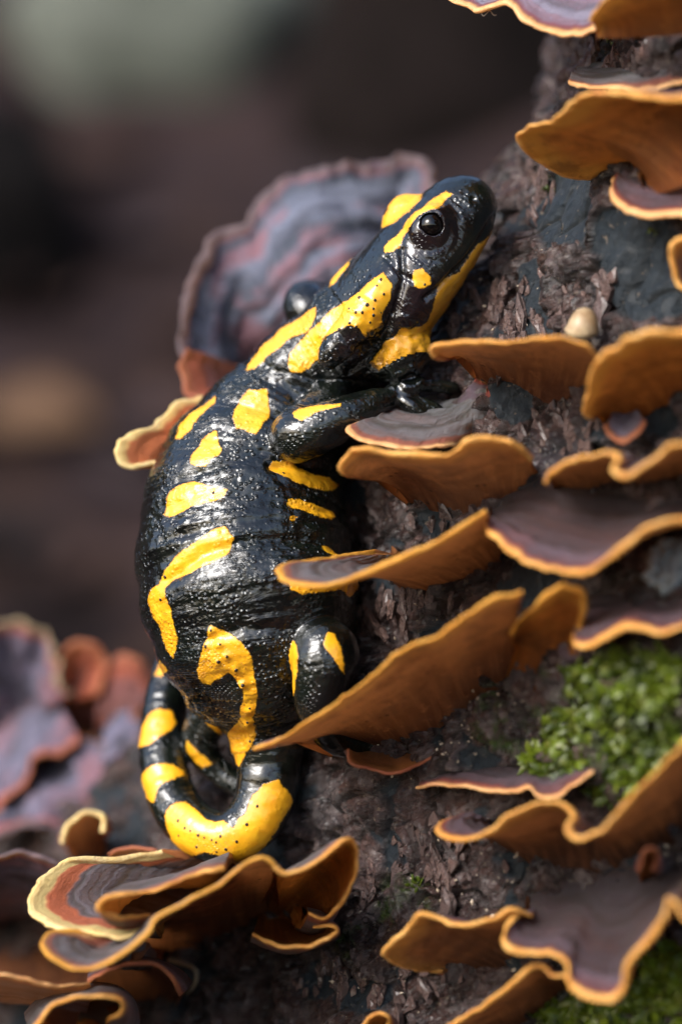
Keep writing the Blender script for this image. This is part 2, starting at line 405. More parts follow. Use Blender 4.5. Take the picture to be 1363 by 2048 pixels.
def on_trunk(px, py, sink=0.0):
    y = 0.0
    for _ in range(12):
        p = P(px, py, y); y = 0.5 * y + 0.5 * float(trunk_y(p[0], p[2]))
    return P(px, py, y + sink)
def trunk_point(phi, z):
    r, cy = trunk_par(z)
    return np.stack([AX - r * np.cos(phi), cy - r * np.sin(phi), z], 1)
def to_px(v):
    k = DIST / (DIST + v[:, 1]) * 160
    return v[:, 0] * k + 681.5, 1024 - v[:, 2] * k

def bare_mask(v):
    """grey-blue places where the outer bark has come away"""
    px, py = to_px(v)
    m = np.zeros(len(v))
    for cx, cy, rx, ry in ((1130, 440, 95, 110), (1290, 560, 130, 120), (1250, 470, 110, 70), (1060, 560, 60, 70), (1010, 800, 45, 55), (1200, 165, 60, 22),
                           (870, 1040, 60, 40), (880, 1290, 50, 40), (1300, 830, 60, 60), (740, 1990, 60, 40), (620, 1960, 50, 60)):
        m = np.maximum(m, 1 - np.sqrt(((px - cx) / rx) ** 2 + ((py - cy) / ry) ** 2))
    nz = fbm(v * 1.1 + 5, 4) * 0.45 + 0.15 * pnoise(v * 6.0)
    return sstep(0.02, 0.10, m + nz - 0.12)

def build_trunk():
    rz = np.concatenate([np.linspace(-17.5, -7.6, 40), np.arange(-7.5, 7.5, 0.0255), np.linspace(7.6, 26, 60)])
    ph = np.radians(np.concatenate([np.arange(-283, -22, 6.0), np.arange(-21, 5, 0.25), np.arange(5, 73, 0.112), np.arange(73, 77, 0.6)]))
    Z, PH = np.meshgrid(rz, ph, indexing='ij'); z = Z.ravel(); p = PH.ravel()
    v = trunk_point(p, z)
    n, m = len(rz), len(ph)
    r, cy = trunk_par(z)
    dr = np.stack([-np.cos(p), -np.sin(p), np.zeros_like(p)], 1)
    fine = (np.abs(z) < 7.6) & (p > math.radians(-22)) & (p < math.radians(77))
    d = 0.26 * fbm(v * 0.33 + 3, 3) + 0.11 * fbm(v * 1.3 + 9, 3)
    bare = np.zeros(len(v)); green = np.zeros(len(v))
    w = v[fine]; b = bare_mask(w); bare[fine] = b
    px, py = to_px(w)
    gm = np.zeros(len(w))
    for cx, cy_, rr in ((1230, 1430, 190), (800, 1800, 70), (1240, 2000, 180), (1000, 1440, 90), (1080, 340, 25), (700, 1890, 60)):
        gm = np.maximum(gm, 1 - np.hypot(px - cx, py - cy_) / rr)
    green[fine] = sstep(0.0, 0.4, gm)
    warp = np.stack([pnoise(w * 2.1 + 20), pnoise(w * 2.1 + 40), pnoise(w * 2.1 + 60)], 1) * 0.22
    q = w + warp
    f1, f2, cid = worley(q * np.array([1.05, 1.05, 0.75]) + 2.2)
    crack = np.exp(-(f2 - f1) / 0.06)
    g1, g2, gid = worley(q * np.array([4.0, 4.0, 2.9]) + 8.1)
    h1, h2, hid = worley((w + warp * .4) * np.array([9.5, 9.5, 7.5]))
    crumb = 0.15 * (gid - 0.4) + 0.11 * (0.45 - g1) - 0.07 * np.exp(-(g2 - g1) / 0.07) + 0.07 * (0.5 - h1) + 0.06 * (hid - .5)
    rid = 0.06 * (0.5 - np.abs(pnoise(q * 3.0))) + 0.03 * (0.5 - np.abs(pnoise(q * 7.0)))
    dd = (1 - b) * (0.06 + crumb + rid + 0.24 * (cid - 0.5)) - 0.26 * crack * (1 - 0.6 * b) + b * (0.02 * pnoise(w * 5) + 0.05 * (cid - .5) + 0.018 * (0.5 - np.abs(pnoise(w * np.array([9, 9, 3.0])))))
    d[fine] += dd
    v = v + dr * d[:, None]
    idx = np.arange(n * m).reshape(n, m)
    f = np.stack([idx[:-1, :-1], idx[:-1, 1:], idx[1:, 1:], idx[1:, :-1]], -1).reshape(-1, 4)
    base = np.array([AX, 16.0, GROUND_Z])
    root = thing('tree_trunk', 'wet dark brown tree trunk with flaking bark and flared root, covered in bracket fungi', 'tree trunk', base)
    o = mesh_obj('bark', v, f, BARK, root, base, {'bare': bare, 'green': green})
    # broken top far above the frame closes the trunk
    ring = v[idx[-1]]; c = ring.mean(0) + np.array([0, 0, 1.5])
    tv = np.vstack([ring, c[None]]); tf = [(k, k + 1, m) for k in range(m - 1)]
    mesh_obj('broken_top', tv, tf, FLAKE, root, base, smooth=False)
    return root, base
TRUNK, TBASE = build_trunk()

# loose bark flakes: parts of the trunk, a few shared meshes
def flake_mesh(seed):
    r = np.random.default_rng(seed); n = 9
    a = np.sort(r.uniform(0, 2 * np.pi, n)); rad = r.uniform(0.6, 1.1, n)
    el = r.uniform(0.45, 0.8)
    ring = np.stack([rad * np.cos(a) * el, rad * np.sin(a), r.normal(0, 0.06, n)], 1)
    mid = ring * 0.55 + np.stack([np.zeros(n), np.zeros(n), r.normal(0.10, 0.08, n)], 1)
    top = np.vstack([ring + [0, 0, .14], mid + [0, 0, .16], ring * 0.97 + [0, 0, -.35], [[0, 0, 0.26]]])
    f = []
    for k in range(n):
        j = (k + 1) % n
        f += [(k, j, n + j, n + k), (n + k, n + j, 3 * n), (2 * n + k, 2 * n + j, j, k)]
    me = bpy.data.meshes.new('bark_flake'); me.from_pydata((top * CM).tolist(), [], f); me.update(); me.materials.append(FLAKE)
    return me
def trunk_normal(p):
    r, cy = trunk_par(p[2]); n = np.array([p[0] - AX, p[1] - cy, 0.0]); n /= np.linalg.norm(n)
    return n
def scatter_flakes():
    mes = [flake_mesh(50 + k) for k in range(9)]
    spots = []
    zones = ((1030, 640, 190, 130, 60), (1150, 600, 90, 130, 35), (1240, 110, 110, 60, 40), (1050, 370, 50, 80, 25), (1110, 860, 90, 60, 28),
             (880, 1010, 120, 80, 26), (820, 1240, 110, 90, 26), (850, 1740, 170, 120, 46), (780, 1960, 190, 90, 36), (620, 1950, 100, 60, 14), (1180, 480, 40, 40, 8))
    for cx, cy, rx, ry, n in zones:
        for _ in range(n):
            a = rng.normal(size=2) * 0.5
            if np.hypot(*a) > 1: continue
            spots.append((cx + a[0] * rx, cy + a[1] * ry))
    for px, py in spots[:300]:
        p = on_trunk(px, py); n = trunk_normal(p)
        o = bpy.data.objects.new('bark_flake', mes[rng.integers(len(mes))]); col.objects.link(o); o.parent = TRUNK
        p = p + n * (0.26 * fbm(p[None] * 0.33 + 3, 3)[0] + 0.11 * fbm(p[None] * 1.3 + 9, 3)[0] + 0.035)
        o.location = (p - TBASE) * CM
        tilt = Vector(n + rng.normal(0, 0.14, 3)).to_track_quat('Z', 'Y')
        spin = Vector((0, 0, 1)).rotation_difference(Vector((0, 0, 1)))
        from mathutils import Quaternion
        o.rotation_mode = 'QUATERNION'; o.rotation_quaternion = tilt @ Quaternion((0, 0, 1), rng.uniform(-0.6, 0.6))
        s = rng.uniform(0.06, 0.17) * (1.5 if rng.random() < 0.15 else 1.0); o.scale = (s, s * rng.uniform(0.8, 1.7), s * rng.uniform(0.6, 1.0))
scatter_flakes()

# ------------------------------------------------------------------ bracket fungi
def bracket(label, rim, att, face='under', top='grey', under='tan', edge='gold', thick=0.075, group=None, bow=0.06, wave=0.05, sink=0.3, seed=None, name='bracket_fungus', cat='fungus', ridge=1.0):
    """rim: (px, py, depth cm) along the free margin; att: (px, py) along the foot on the trunk, same direction"""
    seed = seed if seed is not None else int(abs(rim[0][0] * 7 + rim[0][1])) % 997
    R0 = np.array([P(*p) for p in rim])
    A0 = np.array([on_trunk(a[0], a[1], sink) if len(a) == 2 else P(*a) for a in att])
    L = np.linalg.norm(np.diff(R0, axis=0), axis=1).sum()
    N = int(np.clip(L / 0.045, 40, 260)); M = 30
    R = catmull(R0, N); A = catmull(A0, N)
    so = seed * 1.37
    span = np.linalg.norm(R - A, axis=1).mean()
    # small lobes and nicks in the margin
    out = (R - A); out /= np.linalg.norm(out, axis=1)[:, None]
    R = R + out * (0.05 * pnoise(R * 1.7 + so) + 0.045 * pnoise(R * 4.0 + so) + 0.034 * pnoise(R * 8.5 + so) - 0.20 * np.clip(pnoise(R * 2.6 + so + 31) - 0.42, 0, 1))[:, None]
    t = np.concatenate([np.linspace(0, 1 - min(.04 / span, .1), M - 1) ** 0.9, [1.0]])
    t[-2] = max(t[-2], 1 - .05 / span)
    S = A[:, None, :] * (1 - t)[None, :, None] + R[:, None, :] * t[None, :, None]
    du = np.gradient(S, axis=0); dt = np.gradient(S, axis=1)
    n = np.cross(du, dt); n /= np.linalg.norm(n, axis=2)[:, :, None] + 1e-9
    mean = n.reshape(-1, 3).mean(0)
    if face == 'up': sgn = 1 if mean[2] > 0 else -1
    elif face == 'top': sgn = 1 if mean[1] < 0 else -1
    else: sgn = -1 if mean[1] < 0 else 1
    n = n * sgn
    # one smooth up direction per column blended with the mean keeps thickness even where the sheet folds
    n = n + 0.25 * mean * sgn / (np.linalg.norm(mean) + 1e-9); n /= np.linalg.norm(n, axis=2)[:, :, None]
    for _ in range(6):
        n[1:-1] = (n[:-2] + n[1:-1] * 2 + n[2:]) / 4
    n /= np.linalg.norm(n, axis=2)[:, :, None]
    flat = S.reshape(-1, 3)
    tt = np.repeat(t[None], N, 0)
    wv = wave * (pnoise(flat * 0.9 + so).reshape(N, M) + 0.6 * pnoise(flat * 2.3 + so).reshape(N, M) + 0.35 * pnoise(flat * 5.5 + so).reshape(N, M)) * tt ** 1.5
    S = S + n * (bow * span * np.sin(np.pi * tt) + wv)[:, :, None]
    hth = (thick * 0.58 * (0.55 + 0.45 * tt) * np.clip(1 + 0.6 * pnoise(flat * 2.2 + so).reshape(N, M), .45, 1.8) + 0.06 * (1 - tt) ** 2 + 0.22 * (1 - tt) ** 5)
    rings = 0.016 * pnoise(flat * 4.5 + so).reshape(N, M) * (1 - tt) ** .3 + 0.018 * ridge * np.sin(tt * span * (22 if ridge < 1.5 else 13) + 2.0 * pnoise(flat * 0.8 + so).reshape(N, M)) * (1 - tt) ** 0.3
    T = S + n * (hth * 0.5 + rings)[:, :, None]
    B = S - n * (hth * 0.5)[:, :, None]
    # rounded, slightly swollen margin
    K = 8; e_out = (R - A); e_out /= np.linalg.norm(e_out, axis=1)[:, None]
    C = S[:, -1, :]; nn = n[:, -1, :]; rr = hth[:, -1] * 0.5
    e_out = e_out - (e_out * nn).sum(1)[:, None] * nn; e_out /= np.linalg.norm(e_out, axis=1)[:, None]
    RM = []
    for k in range(K + 1):
        a = math.pi / 2 - math.pi * k / K
        sw = 1.0 + 0.25 * math.cos(a)
        RM.append(C + nn * (math.sin(a) * rr)[:, None] + e_out * (math.cos(a) * rr * 1.1 * sw)[:, None])
    RM = np.stack(RM, 1)
    # the margin also wraps back a little over both faces
    back = 2
    RMf = np.concatenate([T[:, -back:-1] + n[:, -back:-1] * 0.0, RM, B[:, -back:-1][:, ::-1]], 1)
    T_, B_ = T[:, :-back + 1], B[:, :-back + 1]
    sweep = np.concatenate([[0], np.cumsum(np.linalg.norm(np.diff(R, axis=0), axis=1))])
    base = A[N // 2]
    root = thing(name, label, cat, base, group)
    def grid(nm, G, mat, zt, rev):
        a, b = G.shape[:2]; idx = np.arange(a * b).reshape(a, b)
        f = np.stack([idx[:-1, :-1], idx[:-1, 1:], idx[1:, 1:], idx[1:, :-1]], -1).reshape(-1, 4)
        if rev: f = f[:, ::-1]
        return mesh_obj(nm, G.reshape(-1, 3), np.ascontiguousarray(f), mat, root, base,
                        {'zone': zt.ravel(), 'rimdist': rd[:, :b].ravel() if nm != 'margin' else np.zeros(a * b), 'sweep': np.repeat(sweep[:, None], b, 1).ravel()})
    fl = sgn > 0
    rd = (1 - tt) * np.linalg.norm(R - A, axis=1)[:, None]
    zt = tt[:, :-back + 1]
    grid('cap_surface', T_, TOPS[top], zt, fl)
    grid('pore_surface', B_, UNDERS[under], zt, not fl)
    grid('margin', RMf, RIMS[edge], np.ones(RMf.shape[:2]), fl)
    # close the two ends
    for e in (0, N - 1):
        prof = np.concatenate([T[e], RM[e][1:-1], B[e][::-1]], 0)
        mid = S[e].mean(0)
        v = np.vstack([prof, mid[None]]); k = len(prof)
        f = [(i, (i + 1) % k, k) for i in range(k)]
        o = mesh_obj('side_edge', v, f, UNDERS[under], root, base, {'zone': np.full(k + 1, .7), 'rimdist': np.full(k + 1, .4), 'sweep': np.zeros(k + 1)})
    return root

BR = bracket
RIGHT = None
# top of the trunk
BR('lilac-grey bracket with wavy golden margin jutting from the top of the trunk', [(880,-25,.4),(905,0,.2),(955,20,-.2),(985,12,-.4),(1015,4,-.6),(1045,32,-.9),(1090,62,-1.1),(1140,75,-1.2),(1190,62,-1.2),(1225,40,-1.2)], [(1060,-160),(1120,-140),(1170,-110),(1210,-90),(1240,-70),(1270,-40),(1290,-10)], 'top', 'lilac', 'tan', 'peach', .09)
BR('orange bracket underside curling over the lilac bracket at the trunk top', [(1182,45,-1.9),(1188,22,-2.2),(1215,-5,-2.6),(1260,-40,-2.9),(1330,-70,-3.2),(1430,-90,-3.4)], [(1195,50,-1.6),(1230,52,-1.7),(1300,50,-1.9),(1370,44,-2.1),(1460,30,-2.3)], 'under', 'purple', 'orange', 'gold', .10)
BR('small smooth orange-white bracket bud beside the thin grey shelf', [(1420,160,-1.0),(1362,152,-1.2),(1334,140,-1.2),(1338,118,-1.1),(1372,100,-.9),(1430,92,-.8)], [(1440,155),(1410,140),(1405,125),(1410,115),(1440,105)], 'top', 'red', 'orange', 'cream', .12)
BR('thin grey shelf with peach margin directly above the broad orange cup', [(1135,163,-.4),(1170,172,-.9),(1220,176,-1.2),(1280,181,-1.5),(1340,170,-1.7),(1430,158,-1.9)], [(1160,150),(1200,148),(1250,146),(1300,146),(1350,142),(1430,135)], 'top', 'grey', 'brown', 'peach', .075)
BR('broad cupped bracket showing its rusty orange underside, below the thin grey shelf', [(1420,192,-3.8),(1300,196,-3.3),(1205,192,-2.7),(1150,206,-2.3),(1108,238,-1.9),(1050,262,-1.4),(1031,278,-1.1),(1062,306,-.8),(1112,338,-.6),(1175,356,-.4),(1230,362,-.3)], [(1560,225,-3.3),(1560,250,-3.2),(1540,270,-3.0),(1520,290,-2.9),(1490,310,-2.8),(1450,330,-2.6),(1400,348,-2.4),(1350,360,-2.1),(1290,366,-1.5)], 'under', 'purple', 'orange', 'gold', .085, bow=.16)
BR('dark purple bracket with smooth peach margin tucked under the orange cup', [(1222,358,-.9),(1226,392,-1.5),(1252,418,-1.9),(1300,432,-2.1),(1360,432,-2.3),(1440,424,-2.4)], [(1245,352),(1275,345),(1310,340),(1350,336),(1395,334),(1440,332)], 'top', 'purple', 'brown', 'peach', .10)
BR('small hanging bracket with orange lip on bare blue-grey wood', [(1430,470,-2.5),(1362,478,-2.4),(1338,498,-2.3),(1346,540,-2.3),(1362,575,-2.3),(1430,590,-2.3)], [(1440,490),(1400,500),(1392,515),(1395,535),(1405,550),(1440,565)], 'top', 'purple', 'orange', 'gold', .10)
# middle of the trunk
BR('slim bracket with golden upper edge and brown underside reaching toward the yellow throat', [(1200,728,-2.0),(1186,702,-2.4),(1140,678,-2.5),(1080,672,-2.4),(1000,684,-2.1),(920,691,-1.8),(872,696,-1.6),(866,704,-1.55),(876,713,-1.45)], [(1195,770),(1170,778),(1140,786),(1105,784),(1070,776),(1040,766),(1010,756),(960,740)], 'under', 'purple', 'tan', 'gold', .10)
BR('rounded orange fan with thick golden edge beside the slim brown bracket', [(1182,840,-1.9),(1167,818,-2.2),(1170,775,-2.6),(1192,728,-3.0),(1232,690,-3.3),(1290,672,-3.5),(1350,667,-3.6),(1430,672,-3.7)], [(1215,838),(1245,832),(1275,826),(1305,818),(1340,806),(1380,795),(1440,785)], 'under', 'purple', 'orange', 'gold', .13)
BR('small lilac bracket bud hanging below the rounded orange fan', [(1212,846,-1.9),(1220,868,-2.1),(1248,880,-2.2),(1275,868,-2.2),(1290,842,-2.1)], [(1222,832),(1240,828),(1258,826),(1275,826)], 'top', 'lilac', 'brown', 'rust', .08)
BR('small grey velvet bracket with ragged pink edge under the front foot', [(770,836,.9),(722,848,-.1),(694,862,-.5),(715,880,-.7),(760,889,-.8),(830,894,-.8),(890,893,-.6),(925,882,-.2),(950,868,.2)], [(800,822),(830,822),(862,824),(890,826),(915,822),(938,812),(960,800),(985,790)], 'top', 'grey', 'tan', 'peach', .07, wave=.04)
BR('knobbly dark red bracket stalk joining the grey velvet bracket to bark', [(905,866,-.1),(940,862,.0),(968,840,.1),(988,800,.1),(992,768,.3),(975,752,.5)], [(900,828),(925,818),(945,800),(958,782),(965,770),(968,760)], 'top', 'purple', 'rust', 'mauve', .12, bow=.2, wave=.12)
BR('wavy bracket with golden rim and tan underside below the grey velvet bracket', [(1062,922,-1.8),(1030,895,-2.1),(985,879,-2.2),(940,888,-2.2),(885,912,-2.1),(830,915,-2.0),(775,904,-1.8),(720,898,-1.65),(698,908,-1.55),(682,936,-1.4),(690,951,-1.3)], [(1070,950),(1050,975),(1025,995),(1000,1010),(975,1018),(945,1021),(915,1018),(880,1010),(830,995)], 'under', 'purple', 'tan', 'gold', .11)
BR('doubly scalloped bracket with golden lip above the large dark purple shelf', [(1092,970,-2.5),(1108,945,-2.8),(1150,918,-3.1),(1205,905,-3.3),(1238,915,-3.5),(1228,940,-3.6),(1252,951,-3.7),(1300,922,-3.8),(1345,893,-3.9),(1440,886,-4.0)], [(1115,968),(1145,972),(1180,974),(1215,972),(1260,966),(1310,960),(1360,955),(1440,945)], 'under', 'purple', 'brown', 'gold', .12)
BR('large dark purple shelf with zoned top and bright golden wavy edge', [(966,1036,-1.6),(978,1066,-2.2),(1015,1096,-2.7),(1070,1122,-3.1),(1130,1140,-3.4),(1185,1138,-3.6),(1228,1114,-3.8),(1262,1084,-3.9),(1300,1056,-4.0),(1360,1042,-4.0),(1440,1040,-4.0)], [(990,1010),(1030,985),(1075,968),(1120,966),(1170,970),(1225,978),(1280,990),(1340,1000),(1440,1010)], 'top', 'purple', 'tan', 'gold', .12, bow=-.05)
BR('long narrow bracket with grey-green tip lying across the animal flank', [(750,1102,.1),(690,1109,-.5),(640,1117,-.9),(590,1123,-1.2),(560,1132,-1.45),(552,1148,-1.65),(574,1166,-1.9),(635,1171,-2.1),(700,1158,-2.2),(780,1128,-2.3),(860,1092,-2.35),(930,1053,-2.35),(972,1024,-2.3)], [(800,1098),(795,1106),(792,1114),(790,1124),(795,1136),(800,1150),(812,1164),(840,1174),(880,1172),(920,1162),(960,1144),(990,1122),(1012,1098)], 'up', 'grey', 'tan', 'amber', .10, wave=.02)
BR('big sail-shaped bracket with broad tan underside in front of the hind leg', [(508,1499,-1.5),(545,1486,-1.6),(600,1452,-1.8),(660,1410,-2.0),(730,1362,-2.2),(800,1306,-2.4),(850,1284,-2.55),(890,1268,-2.65),(940,1232,-2.8),(995,1198,-2.95),(1042,1180,-3.0)], [(690,1503),(720,1501),(755,1498),(800,1492),(845,1480),(885,1456),(915,1425),(945,1395),(985,1365),(1025,1340)], 'under', 'purple', 'tan', 'amber', .09, bow=.05)
BR('small rust-orange bracket hanging below the big sail-shaped one', [(692,1500,-.9),(700,1525,-.9),(735,1542,-.85),(780,1546,-.75),(830,1532,-.6),(868,1515,-.5),(890,1488,-.3)], [(715,1480),(745,1478),(775,1478),(805,1476),(835,1472),(860,1468),(885,1462)], 'under', 'purple', 'rust', 'rust', .07)
BR('upright orange bracket lobe beside the big sail-shaped one', [(1026,1275,-2.2),(1034,1240,-2.5),(1062,1214,-2.7),(1092,1190,-2.85),(1125,1174,-2.95),(1158,1180,-2.95),(1168,1208,-2.8),(1158,1255,-2.5),(1140,1285,-2.2)], [(1030,1345),(1038,1362),(1050,1378),(1064,1384),(1082,1376),(1100,1360),(1120,1345),(1140,1325)], 'under', 'purple', 'orange', 'amber', .10)
BR('dark shelf with thin wavy golden edge directly above the bright green moss', [(1142,1270,-2.4),(1152,1288,-2.7),(1175,1293,-2.9),(1212,1276,-3.1),(1255,1256,-3.3),(1290,1263,-3.4),(1325,1268,-3.5),(1370,1257,-3.6),(1440,1260,-3.6)], [(1160,1228),(1190,1212),(1225,1205),(1260,1203),(1300,1203),(1340,1204),(1380,1205),(1440,1205)], 'top', 'purple', 'brown', 'gold', .09)
# lower right
BR('thin dark bracket with narrow peach edge just below the moss', [(830,1578,-.6),(880,1564,-1.0),(935,1568,-1.3),(985,1585,-1.6),(1030,1588,-1.8),(1058,1578,-1.9),(1078,1596,-2.1),(1112,1594,-2.2),(1140,1570,-2.3),(1185,1542,-2.4)], [(870,1570),(915,1562),(955,1558),(995,1558),(1035,1556),(1075,1552),(1110,1548),(1145,1545),(1175,1540)], 'top', 'purple', 'brown', 'peach', .07)
BR('long wavy bracket with a raised wing and golden edge below the thin dark one', [(905,1638,-1.2),(880,1650,-1.6),(890,1668,-1.9),(930,1677,-2.2),(980,1664,-2.5),(1022,1634,-2.7),(1072,1607,-2.8),(1118,1606,-2.9),(1148,1626,-3.0),(1134,1656,-3.2),(1150,1672,-3.3),(1195,1655,-3.5),(1245,1615,-3.6),(1290,1570,-3.75),(1340,1510,-3.85),(1430,1440,-3.9)], [(985,1632),(975,1650),(985,1668),(1010,1684),(1050,1700),(1095,1712),(1145,1720),(1195,1720),(1235,1708),(1280,1690),(1340,1665),(1430,1630)], 'under', 'purple', 'brown', 'gold', .09)
BR('pointed bracket with brown underside and golden edge, beside the large slate shelf', [(1062,1824,-2.0),(1020,1824,-2.2),(975,1842,-2.2),(925,1850,-2.1),(880,1838,-2.0),(848,1830,-1.95),(808,1862,-1.8),(766,1904,-1.6),(795,1928,-1.3),(845,1942,-1.0),(890,1942,-.8)], [(1085,1850),(1080,1870),(1065,1890),(1045,1905),(1025,1917),(1000,1926),(970,1932),(940,1936)], 'under', 'purple', 'brown', 'gold', .10)
BR('large slate-purple shelf with deeply scalloped golden edge at the trunk foot', [(1040,1828,-2.1),(1008,1862,-2.5),(1014,1896,-2.8),(1050,1912,-2.9),(1100,1908,-3.0),(1130,1928,-3.2),(1134,1968,-3.4),(1175,1992,-3.6),(1215,1997,-3.7),(1244,1975,-3.8),(1256,1930,-3.9),(1295,1880,-4.0),(1328,1825,-4.1),(1332,1795,-4.1),(1350,1805,-4.2),(1372,1840,-4.3),(1440,1850,-4.4)], [(1065,1800),(1090,1790),(1115,1785),(1140,1780),(1170,1775),(1205,1768),(1240,1760),(1280,1752),(1330,1742),(1380,1738),(1440,1735)], 'top', 'purple', 'brown', 'gold', .11, bow=-.04)
BR('steep dark bracket with thin golden edge beneath the slate-purple shelf', [(870,2066,-1.7),(930,2032,-2.0),(985,1998,-2.3),(1030,1966,-2.5),(1062,1938,-2.6),(1085,1932,-2.7),(1105,1950,-2.8),(1140,1955,-2.9)], [(950,2085),(990,2075),(1030,2060),(1060,2040),(1085,2015),(1105,1995),(1130,1980)], 'under', 'purple', 'brown', 'gold', .09)
BR('tiny golden bracket tip poking up from bark at the foot of the trunk', [(722,2060,-1.1),(735,2036,-1.3),(756,2028,-1.4),(778,2036,-1.4),(775,2060,-1.2)], [(735,2085),(750,2085),(765,2085),(780,2085)], 'under', 'purple', 'orange', 'gold', .08)
BR('small rust flake-shaped bracket beside the dark wing tip', [(1278,1745,-2.9),(1285,1712,-3.1),(1302,1700,-3.1),(1312,1715,-3.0),(1300,1740,-2.8)], [(1285,1760),(1292,1760),(1300,1758),(1308,1752)], 'under', 'purple', 'rust', 'rust', .06)
# lower left, under the tail
BR('bracket with cream edge, brick-red band and ridged grey velvet top under the curled tail', [(330,1702,.9),(240,1716,.4),(170,1717,.1),(122,1728,-.1),(84,1762,-.5),(62,1805,-.8),(72,1834,-1.0),(105,1852,-1.2),(165,1864,-1.4),(235,1874,-1.5),(280,1866,-1.4)], [(470,1700),(480,1715),(485,1728),(485,1742),(482,1756),(478,1770),(470,1782),(462,1792),(452,1802)], 'top', 'olive', 'tan', 'cream', .10, bow=.05)
BR('narrow golden-tipped bracket tongue lying over the cream-edged one', [(300,1836,-1.4),(240,1838,-1.75),(202,1832,-1.95),(191,1812,-2.05),(208,1796,-2.05),(258,1789,-2.0),(315,1776,-1.9),(372,1756,-1.8),(410,1745,-1.7),(450,1742,-1.5)], [(380,1828),(405,1822),(425,1815),(440,1806),(452,1798),(465,1788),(478,1776),(490,1764),(500,1756)], 'under', 'grey', 'orange', 'gold', .085)
BR('long boat-shaped bracket with tan underside and grey hollow, below the tail', [(235,1868,-1.2),(165,1862,-1.4),(105,1864,-1.6),(84,1884,-1.9),(100,1912,-2.15),(140,1934,-2.3),(185,1932,-2.4),(240,1908,-2.45),(295,1866,-2.45),(312,1838,-2.45),(375,1804,-2.35),(445,1768,-2.2),(500,1726,-2.1),(530,1720,-2.05),(555,1742,-1.95)], [(275,1880,-.7),(262,1888,-.8),(265,1898,-.8),(285,1908,-.7),(315,1912),(345,1908),(380,1898),(415,1888),(445,1876),(475,1862),(505,1845),(530,1828),(550,1812)], 'up', 'grey', 'tan', 'amber', .08, wave=.03)
BR('folded ochre bracket wing rising at the end of the boat-shaped bracket', [(545,1735,-2.0),(570,1752,-1.95),(605,1742,-1.95),(650,1712,-1.9),(688,1682,-1.8),(710,1690,-1.65),(710,1735,-1.45),(692,1790,-1.2),(668,1825,-1.0),(645,1842,-.9),(615,1832,-.85)], [(525,1815),(535,1822),(548,1826),(560,1830),(572,1832),(584,1832),(594,1830),(602,1828),(608,1826)], 'under', 'grey', 'orange', 'gold', .08)
BR('small curled orange bracket lobe below the folded ochre wing', [(505,1868,-.9),(535,1886,-1.1),(575,1898,-1.2),(620,1900,-1.2),(655,1885,-1.15),(678,1864,-1.0),(662,1850,-.8),(625,1850,-.6)], [(520,1828),(535,1834),(548,1838),(560,1842),(572,1842),(584,1842),(594,1840)], 'under', 'grey', 'orange', 'gold', .08)
BR('flat grey-green velvet bracket with thin peach edge below the boat-shaped one', [(-80,1952,-1.6),(0,1957,-1.6),(50,1962,-1.5),(100,1970,-1.3),(150,1970,-1.1),(180,1962,-.8)], [(-80,1905),(0,1900),(60,1898),(110,1908),(150,1925),(185,1940)], 'top', 'grey', 'rust', 'peach', .08)
BR('dark mahogany bracket in shade behind the flat grey-green one', [(175,1960,-.7),(215,1938,-1.0),(265,1928,-1.1),(315,1934,-1.0),(348,1962,-.8),(362,1990,-.5)], [(215,2010),(250,2005),(280,2000),(310,2000),(335,2004),(352,2010)], 'under', 'purple', 'brown', 'rust', .08)
BR('ochre shell-shaped bracket lowest on the root flare', [(62,2066,-1.7),(95,2022,-1.95),(145,2001,-2.1),(205,1990,-2.1),(240,1998,-2.05),(241,2020,-1.85),(215,2042,-1.5)], [(120,2085),(150,2082),(175,2078),(195,2072),(208,2066),(214,2060)], 'under', 'grey', 'orange', 'gold', .085)
BR('small grey bracket hump between the tail and the ridged velvet cap', [(218,1712,1.8),(240,1700,1.7),(275,1694,1.6),(310,1698,1.5),(335,1712,1.4)], [(235,1745),(265,1745),(295,1745),(325,1745)], 'top', 'grey', 'rust', 'rust', .08)
# behind the animal
BR('large blurred blue-grey and pink zoned fan behind the head', [(398,770,3.9),(378,715,4.0),(371,650,4.1),(378,580,4.2),(405,510,4.3),(440,470,4.4),(490,455,4.4),(512,412,4.5),(570,370,4.6),(640,342,4.7),(690,336,4.7),(735,338,4.8),(775,316,4.9),(812,312,4.9),(850,332,4.8),(866,375,4.6),(858,430,4.3)], [(520,800),(560,780),(600,750),(640,720),(670,690),(700,660),(730,630),(760,600),(790,570),(820,540),(850,510),(880,490)], 'top', 'blush', 'rust', 'mauve', .22, bow=.12, wave=.16, ridge=2.6)
BR('blurred brick-red bracket lobe below the zoned fan', [(375,700,3.3),(364,735,3.2),(380,790,3.1),(420,810,3.0),(455,800,3.0)], [(470,740,4.2),(475,760,4.2),(480,780,4.1),(490,800,4.0)], 'top', 'red', 'rust', 'rust', .16)
BR('blurred bracket with pale yellow edge and red band poking out from behind the back', [(322,952,1.7),(305,930,1.6),(262,936,1.5),(236,926,1.5),(240,888,1.6),(278,862,1.7),(310,848,1.8),(345,812,2.0),(392,796,2.2),(440,800,2.4)], [(380,985,2.1),(400,965,2.1),(415,945,2.2),(428,925,2.2),(442,905,2.3),(458,885,2.4),(474,865,2.5),(490,850,2.6)], 'top', 'pale', 'rust', 'cream', .10, wave=.10)
